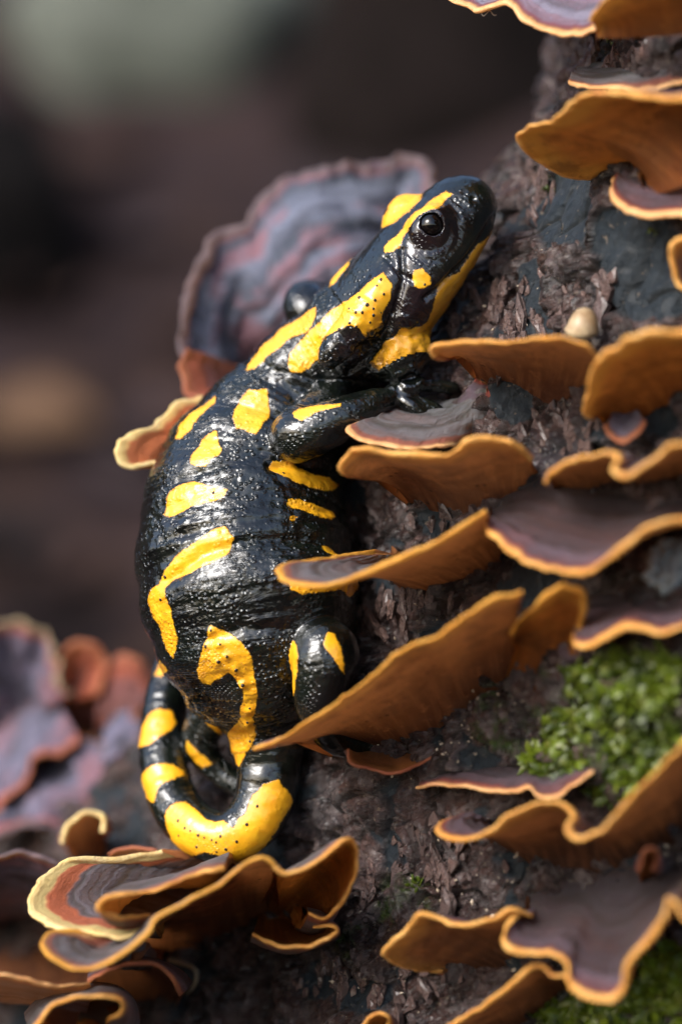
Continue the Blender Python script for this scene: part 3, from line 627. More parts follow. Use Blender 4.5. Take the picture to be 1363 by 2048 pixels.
# far lower left clump
BR('blurred lilac rosette bracket with pale yellow crest in the far clump', [(-90,1300,7.2),(-40,1268,7.2),(10,1254,7.2),(60,1262,7.2),(105,1288,7.2),(128,1330,7.1),(135,1390,6.9)], [(-90,1520),(-40,1510),(10,1500),(50,1490),(85,1480),(115,1470),(140,1460)], 'top', 'clump', 'rust', 'dim', .13, bow=.15, wave=.26, ridge=1.6)
BR('blurred orange-red knob-shaped bracket pressed against the lilac rosette', [(128,1370,7.2),(132,1322,7.2),(155,1296,7.2),(188,1298,7.2),(208,1325,7.2),(205,1385,7.0)], [(140,1460),(155,1455),(170,1450),(185,1450),(200,1450)], 'top', 'red', 'rust', 'rust', .16, bow=.25, wave=.12)
BR('blurred brick-red knob-shaped bracket at the end of the far clump, near the tail', [(212,1400,7.4),(212,1352,7.4),(235,1322,7.4),(268,1322,7.4),(291,1352,7.4),(292,1412,7.2)], [(222,1470),(240,1465),(255,1460),(272,1460),(288,1455)], 'top', 'red', 'rust', 'rust', .16, bow=.25, wave=.12)
BR('blurred grey bracket with a red slanting edge in the far clump', [(-90,1650,6.4),(-20,1612,6.4),(30,1570,6.4),(75,1520,6.4),(115,1482,6.5),(150,1462,6.6)], [(-90,1540),(-40,1510),(10,1480),(55,1455),(90,1435),(120,1420)], 'top', 'clump', 'rust', 'rust', .12, bow=.1, wave=.26, ridge=1.6)
BR('blurred slate-blue bracket below the red-edged one in the far clump', [(-60,1690,5.8),(10,1662,5.8),(80,1655,5.8),(150,1640,5.9),(200,1600,6.0),(222,1540,6.2),(215,1485,6.4)], [(-40,1600),(20,1570),(70,1545),(110,1520),(140,1500),(160,1480),(175,1465)], 'top', 'clump', 'rust', 'mauve', .12, bow=.15, wave=.26, ridge=1.6)
BR('blurred small bluish bracket under the brick-red end knob', [(205,1480,6.6),(215,1430,6.8),(250,1412,6.9),(285,1425,6.9),(292,1465,6.7)], [(220,1540),(240,1530),(260,1520),(280,1510)], 'top', 'clump', 'rust', 'mauve', .12, bow=.15, wave=.26, ridge=1.6)
BR('blurred pale yellow bracket tip at the foot of the far clump', [(128,1690,2.9),(140,1655,2.9),(172,1630,2.9),(203,1634,2.9),(205,1665,2.8)], [(150,1712),(170,1708),(188,1702),(204,1696)], 'under', 'red', 'tan', 'cream', .12)
BR('blurred dark slate bracket on the root below the far clump', [(-90,1760,2.0),(-20,1720,2.0),(50,1708,2.0),(110,1725,2.0),(140,1752,2.0)], [(-90,1850),(-20,1830),(40,1815),(90,1805),(130,1800)], 'top', 'clump', 'rust', 'mauve', .12)

# ------------------------------------------------------------------ the salamander: one skin grown from a distance field
VOX = 0.026
class Field:
    def __init__(s, lo, hi, h):
        s.lo = np.array(lo, float); s.h = h
        s.n = np.ceil((np.array(hi) - s.lo) / h).astype(int) + 1
        s.f = np.full(s.n, 0.6, dtype=np.float32)
        s.ax = [s.lo[k] + h * np.arange(s.n[k]) for k in range(3)]
    def box(s, lo, hi):
        a = np.clip(np.floor((lo - s.lo) / s.h).astype(int), 0, s.n); b = np.clip(np.ceil((hi - s.lo) / s.h).astype(int) + 1, 0, s.n)
        sl = tuple(slice(a[k], b[k]) for k in range(3))
        X, Y, Z = np.meshgrid(*[s.ax[k][sl[k]].astype(np.float32) for k in range(3)], indexing='ij', sparse=True)
        return sl, X, Y, Z
    def blend(s, sl, d, k):
        o = s.f[sl]
        if k <= 0: s.f[sl] = np.minimum(o, d); return
        hh = np.clip(0.5 + 0.5 * (o - d) / k, 0, 1)
        s.f[sl] = o + (d - o) * hh - k * hh * (1 - hh)
    def carve(s, sl, d, k):
        o = s.f[sl]; hh = np.clip(0.5 - 0.5 * (o + d) / k, 0, 1)
        s.f[sl] = o + (-d - o) * hh + k * hh * (1 - hh)

def cone_d(X, Y, Z, a, b, ra, rb):
    ab = b - a; L = float(ab @ ab) + 1e-9
    t = np.clip(((X - a[0]) * ab[0] + (Y - a[1]) * ab[1] + (Z - a[2]) * ab[2]) / L, 0, 1)
    return np.sqrt((X - a[0] - t * ab[0]) ** 2 + (Y - a[1] - t * ab[1]) ** 2 + (Z - a[2] - t * ab[2]) ** 2) - (ra + t * (rb - ra))

def chain(pts, n):
    """(px,py,y,r px) -> dense (x,y,z,r) in cm"""
    c = np.array([[*P(p[0], p[1], p[2]), p[3] / 160 * (1 + p[2] / DIST)] for p in pts])
    return catmull(c, n)

SPINE = [(860,520,.85,70),(790,592,.95,98),(734,650,1.1,104),(670,700,1.3,104),(612,750,1.45,106),(560,830,1.5,130),(522,910,1.5,166),(495,990,1.34,196),(487,1050,1.22,203),(489,1105,1.12,216),
         (499,1185,.97,220),(513,1265,.92,198),(524,1345,.98,142),(533,1425,1.02,94),(538,1500,.98,70),(535,1568,.88,62),(513,1632,.8,58),
         (462,1672,.82,53),(405,1664,1.0,53),(357,1620,1.3,51),(331,1550,1.6,49),(325,1480,1.9,47),(331,1410,2.2,45),(345,1340,2.5,40),(366,1280,2.75,32),(392,1230,3.0,23),(415,1190,3.1,12)]
LIMBS = {
 'right_arm': [[(668,800,.9,42),(590,874,.28,50),(672,842,.18,44),(732,815,.32,32),(775,797,.48,21),(798,788,.58,22)],
               [(795,789,.52,17),(818,776,.48,15),(838,768,.50,13)],
               [(798,788,.55,16),(850,773,.62,12),(908,776,.80,11)],
               [(795,792,.55,16),(840,806,.50,13),(876,822,.55,12)],
               [(792,794,.52,16),(824,812,.40,13),(846,832,.42,12)]],
 'left_arm':  [[(690,690,1.9,48),(612,612,2.05,44),(662,590,2.8,30),(720,560,3.0,22)]],
 'right_leg': [[(590,1350,.75,70),(648,1302,-.22,66),(640,1385,-.30,52),(648,1440,-.15,42),(676,1478,.05,32),(706,1486,.2,30)],
               [(704,1486,.2,15),(722,1470,.2,13),(742,1456,.28,12)],
               [(706,1486,.2,15),(735,1480,.22,13),(760,1474,.3,12)],
               [(706,1488,.2,15),(732,1495,.24,13),(758,1496,.3,12)],
               [(702,1490,.2,15),(716,1505,.26,13),(732,1514,.32,12)]],
 'left_leg':  [[(480,1370,1.3,46),(410,1448,1.6,37),(404,1500,1.7,30),(440,1545,1.72,24),(482,1575,1.62,22)],
               [(480,1575,1.62,12),(515,1590,1.5,10)], [(478,1578,1.62,12),(500,1606,1.5,10)]],
}
HO = P(864, 484, .85)
_a = np.array([.616, 0, .787]); _u = np.array([-.787, 0, .616]); _c = np.array([0, -1.0, 0]); RHO = math.radians(25)
_d = _u * math.cos(RHO) + _c * math.sin(RHO); _l = _c * math.cos(RHO) - _u * math.sin(RHO)
HB = np.stack([_a, _l, _d])                       # rows: forward, right, up of the head
def head_pt(a, l, d): return HO + a * _a + l * _l + d * _d

def ell_d(X, Y, Z, c, B, r):
    x, y, z = X - c[0], Y - c[1], Z - c[2]
    q = [x * B[k][0] + y * B[k][1] + z * B[k][2] for k in range(3)]
    k0 = np.sqrt(sum((q[k] / r[k]) ** 2 for k in range(3))) + 1e-6
    k1 = np.sqrt(sum((q[k] / r[k] ** 2) ** 2 for k in range(3))) + 1e-6
    return k0 * (k0 - 1) / k1

EYE_DIR = np.array([.16, .86, .42]); EYE_DIR /= np.linalg.norm(EYE_DIR)
def grow():
    F = Field((-3.1, -1.2, -4.75), (2.25, 3.7, 4.75), VOX)
    sp = chain(SPINE, 150)
    pad = 0.45
    # the tail must not weld to the hip where it passes behind it: torso first, tail merged sharply
    for k in range(len(sp) - 1):
        a, b = sp[k], sp[k + 1]; m = max(a[3], b[3]) + pad
        sl, X, Y, Z = F.box(np.minimum(a[:3], b[:3]) - m, np.maximum(a[:3], b[:3]) + m)
        F.blend(sl, cone_d(X, Y, Z, a[:3], b[:3], a[3], b[3]), 0.0)
    def E(c, B, r, k):
        m = max(r) + pad; sl, X, Y, Z = F.box(c - m, c + m); F.blend(sl, ell_d(X, Y, Z, c, B, r), k)
    E(head_pt(-.55, 0, .0), HB, (1.22, .80, .60), .12)
    E(head_pt(.34, 0, -.03), HB, (.66, .60, .46), .20)
    E(head_pt(-.12, 0, -.19), HB, (1.0, .64, .34), .12)
    E(head_pt(.56, 0, -.05), HB, (.43, .50, .40), .10)
    I3 = np.eye(3)
    for s in (1, -1):
        E(head_pt(-.85, s * .36, -.07), HB, (.55, .40, .38), .12)
        E(head_pt(.06, s * .43, .33), HB, (.33, .27, .27), .10)
        E(head_pt(-1.35, s * .48, .34), HB, (.80, .26, .24), .12)
    E(P(580, 1190, .30), I3, (.70, .65, .55), .35)
    E(P(797, 706, .68), HB, (.42, .42, .38), .06)
    E(P(700, 692, .68), HB, (.26, .25, .22), .07)
    for nm, cs in LIMBS.items():
        for q, c in enumerate(cs):
            pts = chain(c, 26 if q == 0 else 10)
            for k in range(len(pts) - 1):
                a, b = pts[k], pts[k + 1]; m = max(a[3], b[3]) + 0.3
                sl, X, Y, Z = F.box(np.minimum(a[:3], b[:3]) - m, np.maximum(a[:3], b[:3]) + m)
                F.blend(sl, cone_d(X, Y, Z, a[:3], b[:3], a[3], b[3]), 0.055 if q == 0 else 0.04)
    eyes = []
    for s in (1, -1):
        e = EYE_DIR * np.array([1, s, 1]); ew = e @ HB
        c = head_pt(.07, s * .45, .34)
        m = 0.5; sl, X, Y, Z = F.box(c - m, c + m)
        cc = c + ew * 0.14
        F.carve(sl, np.sqrt((X - cc[0]) ** 2 + (Y - cc[1]) ** 2 + (Z - cc[2]) ** 2) - 0.148, 0.03)
        eyes.append((c + ew * 0.104, ew))
    return F, sp, eyes

def surface_nets(F):
    f = F.f; s = f < 0
    cs = np.zeros(tuple(F.n - 1), dtype=np.int8)
    for dx in (0, 1):
        for dy in (0, 1):
            for dz in (0, 1):
                cs += s[dx:F.n[0] - 1 + dx, dy:F.n[1] - 1 + dy, dz:F.n[2] - 1 + dz]
    mask = (cs > 0) & (cs < 8)
    cells = np.argwhere(mask); idx = np.full(cs.shape, -1, dtype=np.int64); idx[mask] = np.arange(len(cells))
    acc = np.zeros((len(cells), 3)); cnt = np.zeros(len(cells))
    corner = [(x, y, z) for x in (0, 1) for y in (0, 1) for z in (0, 1)]
    for a in corner:
        for ax in range(3):
            if a[ax]: continue
            b = list(a); b[ax] = 1
            fa = f[cells[:, 0] + a[0], cells[:, 1] + a[1], cells[:, 2] + a[2]]; fb = f[cells[:, 0] + b[0], cells[:, 1] + b[1], cells[:, 2] + b[2]]
            m = (fa < 0) != (fb < 0)
            t = np.where(m, fa / np.where(m, fa - fb, 1), 0)
            p = np.tile(np.array(a, float), (len(cells), 1)); p[:, ax] += t
            acc[m] += p[m]; cnt[m] += 1
    v = F.lo + (cells + acc / cnt[:, None]) * F.h
    quads = []
    for ax in range(3):
        o1, o2 = [(1, 2), (2, 0), (0, 1)][ax]
        sl0 = [slice(None)] * 3; sl1 = [slice(None)] * 3
        sl0[ax] = slice(None, -1); sl1[ax] = slice(1, None)
        e = s[tuple(sl0)] != s[tuple(sl1)]
        w = np.argwhere(e)
        w = w[(w[:, o1] > 0) & (w[:, o2] > 0) & (w[:, o1] < F.n[o1] - 1) & (w[:, o2] < F.n[o2] - 1)]
        def g(d1, d2):
            q = w.copy(); q[:, o1] -= d1; q[:, o2] -= d2; return idx[q[:, 0], q[:, 1], q[:, 2]]
        q = np.stack([g(1, 1), g(0, 1), g(0, 0), g(1, 0)], 1)
        inside = s[w[:, 0], w[:, 1], w[:, 2]]
        q[~inside] = q[~inside][:, ::-1]
        quads.append(q)
    return v, np.concatenate(quads)

def smooth_mesh(v, q, it, lam=0.5):
    e = np.concatenate([q[:, [0, 1]], q[:, [1, 2]], q[:, [2, 3]], q[:, [3, 0]]])
    deg = np.bincount(e[:, 0], minlength=len(v)) + np.bincount(e[:, 1], minlength=len(v))
    for k in range(it):
        for l in (lam, -lam * 1.03):
            n = np.stack([np.bincount(e[:, 0], v[e[:, 1], d], minlength=len(v)) + np.bincount(e[:, 1], v[e[:, 0], d], minlength=len(v)) for d in range(3)], 1)
            v = v + l * (n / np.maximum(deg, 1)[:, None] - v)
    return v

def poly_sd(px, py, poly):
    """signed distance in px, positive inside"""
    poly = np.asarray(poly, float); n = len(poly)
    d = np.full(len(px), 1e9); ins = np.zeros(len(px), bool)
    for k in range(n):
        a, b = poly[k], poly[(k + 1) % n]; e = b - a
        t = np.clip(((px - a[0]) * e[0] + (py - a[1]) * e[1]) / (e @ e + 1e-9), 0, 1)
        d = np.minimum(d, np.hypot(px - a[0] - t * e[0], py - a[1] - t * e[1]))
        c = (a[1] > py) != (b[1] > py)
        ins ^= c & (px < e[0] * (py - a[1]) / (e[1] if abs(e[1]) > 1e-9 else 1e-9) + a[0])
    return np.where(ins, d, -d)

def z1(*p): return [(480 + .3962 * a, 320 + .3962 * b) for a, b in p]
def z2(*p): return [(240 + .3962 * a, 760 + .3962 * b) for a, b in p]
def z3(*p): return [(240 + .3962 * a, 1200 + .3962 * b) for a, b in p]
# yellow markings: (outline traced on the animal, body region)
SPOTS = [
 (z1((720,565),(765,630),(755,700),(715,780),(690,840),(640,870),(625,895),(600,850),(540,830),(470,870),(430,890),(410,930),(400,990),(350,1050),(300,1075),(255,1070),(240,1030),(260,970),(300,910),(350,860),(410,820),(450,760),(500,730),(560,700),(600,670),(650,615)), 'torso'),
 (z1((1075,170),(1040,160),(990,185),(930,230),(915,245),(880,262),(840,300),(815,345),(785,378),(740,420),(720,450),(730,470),(770,460),(802,430),(818,390),(842,360),(855,322),(892,280),(930,252),(1000,245),(1040,200)), 'torso'),
 (z1((800,100),(870,100),(915,125),(918,175),(890,215),(850,260),(810,285),(770,320),(690,350),(690,310),(740,260),(760,200)), 'torso'),
 (z1((625,400),(570,430),(510,505),(470,580),(445,635),(470,630),(520,570),(560,500),(605,440)), 'torso'),
 (z1((385,745),(350,760),(280,800),(220,850),(140,920),(70,980),(20,1050),(70,1045),(180,970),(260,890),(330,870),(370,830),(388,790)), 'torso'),
 (z1((1300,300),(1255,385),(1195,448),(1150,510),(1110,570),(1050,600),(1010,640),(975,720),(955,800),(930,830),(1000,860),(1080,760),(1140,680),(1220,560),(1280,460),(1340,380)), 'torso'),
 (z1((960,790),(930,830),(870,850),(810,850),(770,890),(720,930),(665,990),(655,1020),(670,1050),(710,1080),(740,1110),(790,1120),(880,1080),(930,1000),(960,930),(1000,860)), 'torso'),
 (z1((880,555),(925,550),(960,590),(960,630),(920,650),(880,640),(868,600)), 'torso'),
 (z2((740,45),(700,55),(650,55),(610,95),(575,150),(572,200),(585,245),(640,260),(680,278),(710,250),(720,220),(755,190),(755,150),(745,110)), 'torso'),
 (z2((485,252),(440,265),(410,300),(385,345),(360,385),(358,425),(390,437),(435,435),(460,400),(500,380),(510,345),(495,310)), 'torso'),
 (z2((380,512),(330,520),(280,545),(250,580),(230,630),(218,680),(240,690),(300,670),(350,640),(420,620),(480,605),(530,580),(540,555),(500,540),(450,540),(420,525)), 'torso'),
 (z2((530,730),(490,745),(440,775),(390,810),(330,850),(270,890),(230,950),(205,990),(190,1035),(155,1055),(148,1110),(160,1170),(190,1240),(210,1310),(240,1370),(270,1400),(280,1370),(285,1300),(270,1230),(255,1140),(235,1100),(228,1050),(250,1010),(300,990),(350,975),(400,945),(460,920),(520,890),(550,860),(560,820),(578,800),(555,775)), 'torso'),
 (z2((770,405),(820,410),(880,425),(940,445),(1000,480),(1060,490),(1110,530),(1080,555),(1030,560),(960,540),(890,520),(830,490),(775,460),(750,440)), 'torso'),
 (z2((850,600),(900,598),(960,615),(1020,640),(1080,660),(1090,690),(1060,705),(1000,690),(940,665),(880,645),(840,625)), 'torso'),
 (z2((855,690),(875,680),(892,695),(880,708),(862,705)), 'torso'),
 (z2((1035,822),(1075,830),(1115,865),(1150,900),(1090,885),(1060,865)), 'torso'),
 (z2((830,960),(1000,900),(1190,960),(1200,1060),(1170,1098),(1120,1055),(1050,1068),(920,1082),(860,1055)), 'torso'),
 (z2((480,75),(430,105),(370,165),(310,225),(270,300),(310,290),(380,220),(430,160),(475,110)), 'torso'),
 (z3((455,128),(500,150),(560,175),(610,215),(650,260),(668,310),(675,380),(690,450),(685,540),(670,590),(680,640),(685,690),(665,740),(640,770),(600,840),(575,820),(555,770),(550,710),(538,680),(560,650),(610,590),(605,550),(625,500),(620,450),(590,410),(550,370),(500,400),(450,435),(410,430),(395,400),(395,340),(410,280),(425,220),(440,170)), 'torso'),
 (z3((870,200),(890,230),(897,290),(892,350),(886,420),(875,485),(850,470),(835,390),(835,310),(850,240)), 'right_leg'),
 (z3((1045,165),(1080,170),(1110,220),(1125,290),(1132,380),(1110,350),(1080,300),(1040,250),(1025,215)), 'right_leg'),
 (z3((430,535),(445,570),(470,620),(510,650),(525,690),(480,665),(440,625),(422,575)), 'left_leg'),
 (z3((335,700),(370,740),(400,770),(440,800),(465,825),(420,850),(370,820),(335,770)), 'left_leg'),
 (z3((800,905),(770,915),(720,930),(700,960),(670,980),(650,1030),(630,1080),(590,1110),(570,1160),(550,1130),(520,1115),(470,1120),(430,1100),(390,1070),(360,1040),(330,1020),(290,1020),(250,1040),(225,1090),(240,1150),(260,1215),(300,1268),(355,1300),(430,1275),(480,1285),(530,1302),(600,1325),(660,1310),(730,1250),(790,1160),(840,1080),(870,1010),(845,965),(815,930)), 'torso'),
 (z3((110,880),(150,840),(200,825),(270,830),(320,860),(330,885),(290,895),(230,915),(190,950),(172,1025),(145,1010),(110,940)), 'torso'),
 (z3((160,560),(200,545),(260,560),(285,620),(265,655),(200,690),(140,735),(95,745),(105,650),(145,580)), 'torso'),
 (z3((205,300),(245,355),(200,388),(175,380)), 'torso'),
 (z1((265,1275),(300,1255),(370,1240),(510,1230),(505,1247),(440,1257),(380,1275),(340,1300),(310,1315),(270,1295)), 'right_arm'),
]
PORES = z1((712,603),(690,637),(725,672),(675,703),(640,730),(675,750),(618,770),(582,768),(545,748),(668,787),(655,822),(555,822),(585,845),(500,855),(710,770),(596,690),(935,628)) \
      + z3((290,1108),(325,1155),(353,1168),(390,1185),(425,1197),(295,1190),(383,1250),(460,1215),(485,1222),(502,1197),(585,1220),(535,1260),(485,1273),(642,1138),(690,1035),
           (457,157),(433,232),(502,222),(543,287),(495,310),(585,355),(617,428),(657,545),(640,618),(653,712)) + z2((470,570),(200,1110),(220,1000),(825,457))
WARTS = z3((457,160),(433,232),(502,222),(543,287),(495,312),(585,357),(617,430),(657,547),(640,620),(653,714))
GROOVES = [([(992,430),(962,478),(932,520),(902,552),(868,584),(850,598)], .042, .055), ([(800,498),(806,560),(790,620),(765,672),(735,716),(700,742)], .035, .06),
           ([(770,515),(800,545),(822,560)], .03, .035), ([(560,742),(640,760),(720,762),(760,765)], .03, .03), ([(590,770),(660,790),(730,785)], .03, .025)]

def build_salamander():
    F, sp, eyes = grow()
    v, q = surface_nets(F)
    v = smooth_mesh(v, q, 3)
    # keep the one connected skin
    n = vnormals(v, q)
    px, py = to_px(v)
    # region of every vertex
    best = np.full(len(v), 9.0); reg = np.zeros(len(v), int); names = ['torso'] + list(LIMBS)
    def upd(pts, k):
        nonlocal best, reg
        for i in range(len(pts) - 1):
            a, b = pts[i], pts[i + 1]
            d = cone_d(v[:, 0], v[:, 1], v[:, 2], a[:3], b[:3], a[3], b[3])
            m = d < best; best = np.where(m, d, best); reg = np.where(m, k, reg)
    upd(chain(SPINE, 110), 0)
    near = np.linalg.norm(v - HO, axis=1) < 1.35; best[near] = np.minimum(best[near], -0.05)
    for k, nm in enumerate(LIMBS):
        for c in LIMBS[nm]: upd(chain(c, 18), k + 1)
    # position along and around the body
    s_idx = np.zeros(len(v), int)
    for i in range(0, len(v), 20000):
        d = np.linalg.norm(v[i:i + 20000, None, :] - sp[None, :, :3], axis=2) - sp[None, :, 3] * 0.9
        s_idx[i:i + 20000] = d.argmin(1)
    arc = np.concatenate([[0], np.cumsum(np.linalg.norm(np.diff(sp[:, :3], axis=0), axis=1))])
    tan = np.gradient(sp[:, :3], axis=0); tan /= np.linalg.norm(tan, axis=1)[:, None]
    rel = v - sp[s_idx, :3]; tt = tan[s_idx]
    along = arc[s_idx] + (rel * tt).sum(1)
    side = np.cross(tt, np.array([0, -1.0, 0])); side /= np.linalg.norm(side, axis=1)[:, None]
    th = np.arctan2((rel * side).sum(1), -rel[:, 1]); around = th * sp[s_idx, 3]
    frac = s_idx / (len(sp) - 1.0)
    is_t = reg == 0
    head = np.linalg.norm(v - head_pt(-.2, 0, 0), axis=1) < 1.25
    wrk = np.where(is_t, 1.0, 0.45); wrk = np.where(head & is_t, 0.42, wrk)
    tail = is_t & (frac > 0.56); wrk = np.where(tail, 0.35, wrk)
    # smooth the wrinkle amount a little
    e = np.concatenate([q[:, [0, 1]], q[:, [1, 2]]])
    deg = np.maximum(np.bincount(e[:, 0], minlength=len(v)) + np.bincount(e[:, 1], minlength=len(v)), 1)
    for _ in range(10):
        wrk = 0.4 * wrk + 0.6 * (np.bincount(e[:, 0], wrk[e[:, 1]], minlength=len(v)) + np.bincount(e[:, 1], wrk[e[:, 0]], minlength=len(v))) / deg
    # relief: rib folds, wrinkles, granules
    coords = np.stack([along * 6.0, around * 1.2, np.full(len(v), .3)], 1)
    calm = 0.5 + 0.9 * sstep(-.25, .35, pnoise(v * 0.9 + 4))
    d = wrk * calm * (0.020 * fbm(coords, 3) + 0.012 * pnoise(v * 9.0))
    trunkpart = is_t & ~head & (frac < 0.56)
    d += np.where(trunkpart, 0.020 * np.sin(along * 2 * np.pi / 0.66 + 0.6 * pnoise(v * 1.2)), 0)
    d += 0.010 * pnoise(v * 3.5)
    front = n[:, 1] < 0.15
    for poly, wd_, dep in GROOVES:
        dist = np.full(len(v), 1e9)
        for a, b in zip(poly[:-1], poly[1:]):
            a = np.array(a, float); b = np.array(b, float); ee = b - a
            t = np.clip(((px - a[0]) * ee[0] + (py - a[1]) * ee[1]) / (ee @ ee), 0, 1)
            dist = np.minimum(dist, np.hypot(px - a[0] - t * ee[0], py - a[1] - t * ee[1]))
        d -= np.where(front & is_t, dep * np.exp(-(dist / 160 / wd_) ** 2), 0)
    er = np.hypot((px - 857) * .95, py - 463)
    d -= np.where(front & is_t, 0.012 * np.exp(-((er - 40) / 5) ** 2) + 0.012 * np.exp(-((er - 58) / 6) ** 2) * (py > 440), 0)
    sn = np.exp(-((px - 905) / 42) ** 2 - ((py - 425) / 42) ** 2)
    d += np.where(front & is_t, sn * 0.016 * pnoise(np.stack([(px + py) / 22, (px - py) / 9, np.zeros(len(v))], 1)), 0)
    # crease where the flank folds above the hip
    for cpts, cw, cd in (([(330,1165),(400,1110),(500,1078),(600,1075),(690,1100)], .07, .05), ([(330,1080),(430,1050),(560,1035),(680,1050)], .06, .035), ([(540,935),(600,925),(680,940)], .06, .05), ([(360,960),(450,930),(520,905)], .06, .03), ([(400,1290),(480,1255),(570,1260)], .07, .03)):
        dist = np.full(len(v), 1e9)
        for a, b in zip(cpts[:-1], cpts[1:]):
            a = np.array(a, float); b = np.array(b, float); ee = b - a
            t = np.clip(((px - a[0]) * ee[0] + (py - a[1]) * ee[1]) / (ee @ ee), 0, 1)
            dist = np.minimum(dist, np.hypot(px - a[0] - t * ee[0], py - a[1] - t * ee[1]))
        d -= np.where(front & is_t, cd * np.exp(-(dist / 160 / cw) ** 2), 0)
    # nostril
    d -= np.where(front, 0.06 * np.exp(-(np.hypot(px - 946, py - 397) / 5.0) ** 2), 0)
    for wx, wy in WARTS:
        d += np.where(front & is_t, 0.045 * np.exp(-(np.hypot(px - wx, py - wy) / 8.0) ** 2), 0)
    for wx, wy in PORES[:16]:
        d += np.where(front & is_t, 0.015 * np.exp(-(np.hypot(px - wx, py - wy) / 7.0) ** 2), 0)
    # pitted yellow throat
    dg = np.hypot(px - 797, py - 704) < 75
    d += np.where(dg & front, 0.060 * (0.4 - np.abs(pnoise(v * 5.0))) + 0.02 * pnoise(v * 9.0) , 0)
    v = v + n * d[:, None]
    # markings
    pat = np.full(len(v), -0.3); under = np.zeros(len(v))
    for k, (poly, rn) in enumerate(SPOTS):
        m = (reg == names.index(rn)) & (n[:, 1] < 0.45)
        sd = poly_sd(px[m], py[m], poly) / 160
        pat[m] = np.maximum(pat[m], sd)
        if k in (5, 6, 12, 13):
            under[m] = np.maximum(under[m], (sd > -0.05) * (1.0 if k in (5, 6) else 0.4))  # jaw, throat and flank markings take the duller, partly shade-painted yellow
    # far side carries its own row of blotches
    c1, _, cid = worley(np.stack([along * 0.8, around * 0.7, np.full(len(v), 2.0)], 1))
    backm = (n[:, 1] > 0.55) & is_t
    pat[backm] = np.maximum(pat[backm], np.clip(0.34 - c1[backm], -0.3, 0.3))
    pat = np.clip(pat, -0.3, 0.3)
    cheek = np.clip(1.3 - np.hypot(px - 825, py - 600) / 70, 0, 1) + np.clip(1.2 - np.hypot(px - 700, py - 690) / 40, 0, 1) + np.clip(1.3 - np.hypot(px - 862, py - 465) / 60, 0, 1)
    base = P(672, 1600, .6)
    root = thing('salamander', 'glossy black salamander with yellow blotches clinging to the trunk, tail curled', 'salamander', base)
    body = mesh_obj('body', v, q, SKIN, root, base, {'pattern': pat, 'along': along, 'around': around, 'wrinkle': wrk, 'under': under, 'cheek': np.clip(cheek, 0, 1)})
    # eyes
    em = NT('dark_wet_eye')
    r = em.attr('polar')
    c = em.ramp(r, [(0.0, (0.002, 0.002, 0.002)), (0.17, (0.002, 0.002, 0.002)), (0.19, (0.012, 0.008, 0.006)), (0.21, (0.004, 0.003, 0.003)), (0.34, (0.003, 0.002, 0.002)), (0.40, (0.002, 0.002, 0.002)), (1.0, (0.002, 0.002, 0.002))])
    EYE = em.fin(c, 0.05, None, 0.5, 0.0, 0.02)
    for c0, ew in eyes:
        nu, nv = 40, 24
        ax = ew / np.linalg.norm(ew); bx = np.cross(ax, [0, 0, 1.0]); bx /= np.linalg.norm(bx); cx = np.cross(ax, bx)
        vv, ff, pol = [c0 + ax * 0.157], [], [0.0]
        for j in range(1, nv):
            a = math.pi * j / nv; rr = 0.154 + 0.003 * math.exp(-(a / .5) ** 2)
            for i in range(nu):
                b = 2 * math.pi * i / nu
                vv.append(c0 + rr * (ax * math.cos(a) + math.sin(a) * (bx * math.cos(b) + cx * math.sin(b)))); pol.append(a / math.pi)
        vv.append(c0 - ax * 0.154); pol.append(1.0)
        for i in range(nu): ff.append((0, 1 + i, 1 + (i + 1) % nu))
        for j in range(nv - 2):
            for i in range(nu):
                p0 = 1 + j * nu + i; p1 = 1 + j * nu + (i + 1) % nu
                ff.append((p0, p0 + nu, p1 + nu, p1))
        L = len(vv) - 1; s0 = 1 + (nv - 2) * nu
        for i in range(nu): ff.append((s0 + i, L, s0 + (i + 1) % nu))
        o = mesh_obj('eye', np.array(vv), ff, EYE, root, base, {'polar': pol})
    # gland pores: dark dimples' plugs, too small to pick apart
    n2 = vnormals(v, q); fpx, fpy = to_px(v)
    pv, pf = [], []
    for wx, wy in PORES:
        dd = np.hypot(fpx - wx, fpy - wy); cand = np.where((dd < 5) & (n2[:, 1] < 0))[0]
        if not len(cand): continue
        i = cand[np.argmin(v[cand, 1] + dd[cand] * 0.01)]
        p, nn = v[i], n2[i]
        b1 = np.cross(nn, [0, 0, 1.0]); b1 /= np.linalg.norm(b1); b2 = np.cross(nn, b1); r0 = rng.uniform(.016, .027); k0 = len(pv)
        el = rng.uniform(.7, 1.1)
        for ring, (rr, hh) in enumerate(((1.0, -.2), (.8, .3), (.4, .55))):
            for j in range(8):
                a = j * math.pi / 4
                pv.append(p + r0 * (rr * (b1 * math.cos(a) * el + b2 * math.sin(a)) + hh * nn * 0.6))
        pv.append(p + nn * r0 * 0.36)
        for ring in range(2):
            for j in range(8):
                a, b = k0 + ring * 8 + j, k0 + ring * 8 + (j + 1) % 8
                pf.append((a, b, b + 8, a + 8))
        for j in range(8): pf.append((k0 + 16 + j, k0 + 16 + (j + 1) % 8, k0 + 24))
    o = mesh_obj('skin_pores', np.array(pv), pf, mat_simple('dark_pore', (0.010, 0.007, 0.006), (0.02, 0.012, 0.008), rough=0.3), root, base)
    tag(o, kind='stuff')
    return root
build_salamander()

# ------------------------------------------------------------------ moss, snail, crumbs, litter on the bank
def surf_pt(px, py):
    p = on_trunk(px, py); n = trunk_normal(p)
    return p + n * (0.26 * fbm(p[None] * 0.33 + 3, 3)[0] + 0.11 * fbm(p[None] * 1.3 + 9, 3)[0] + 0.03), n

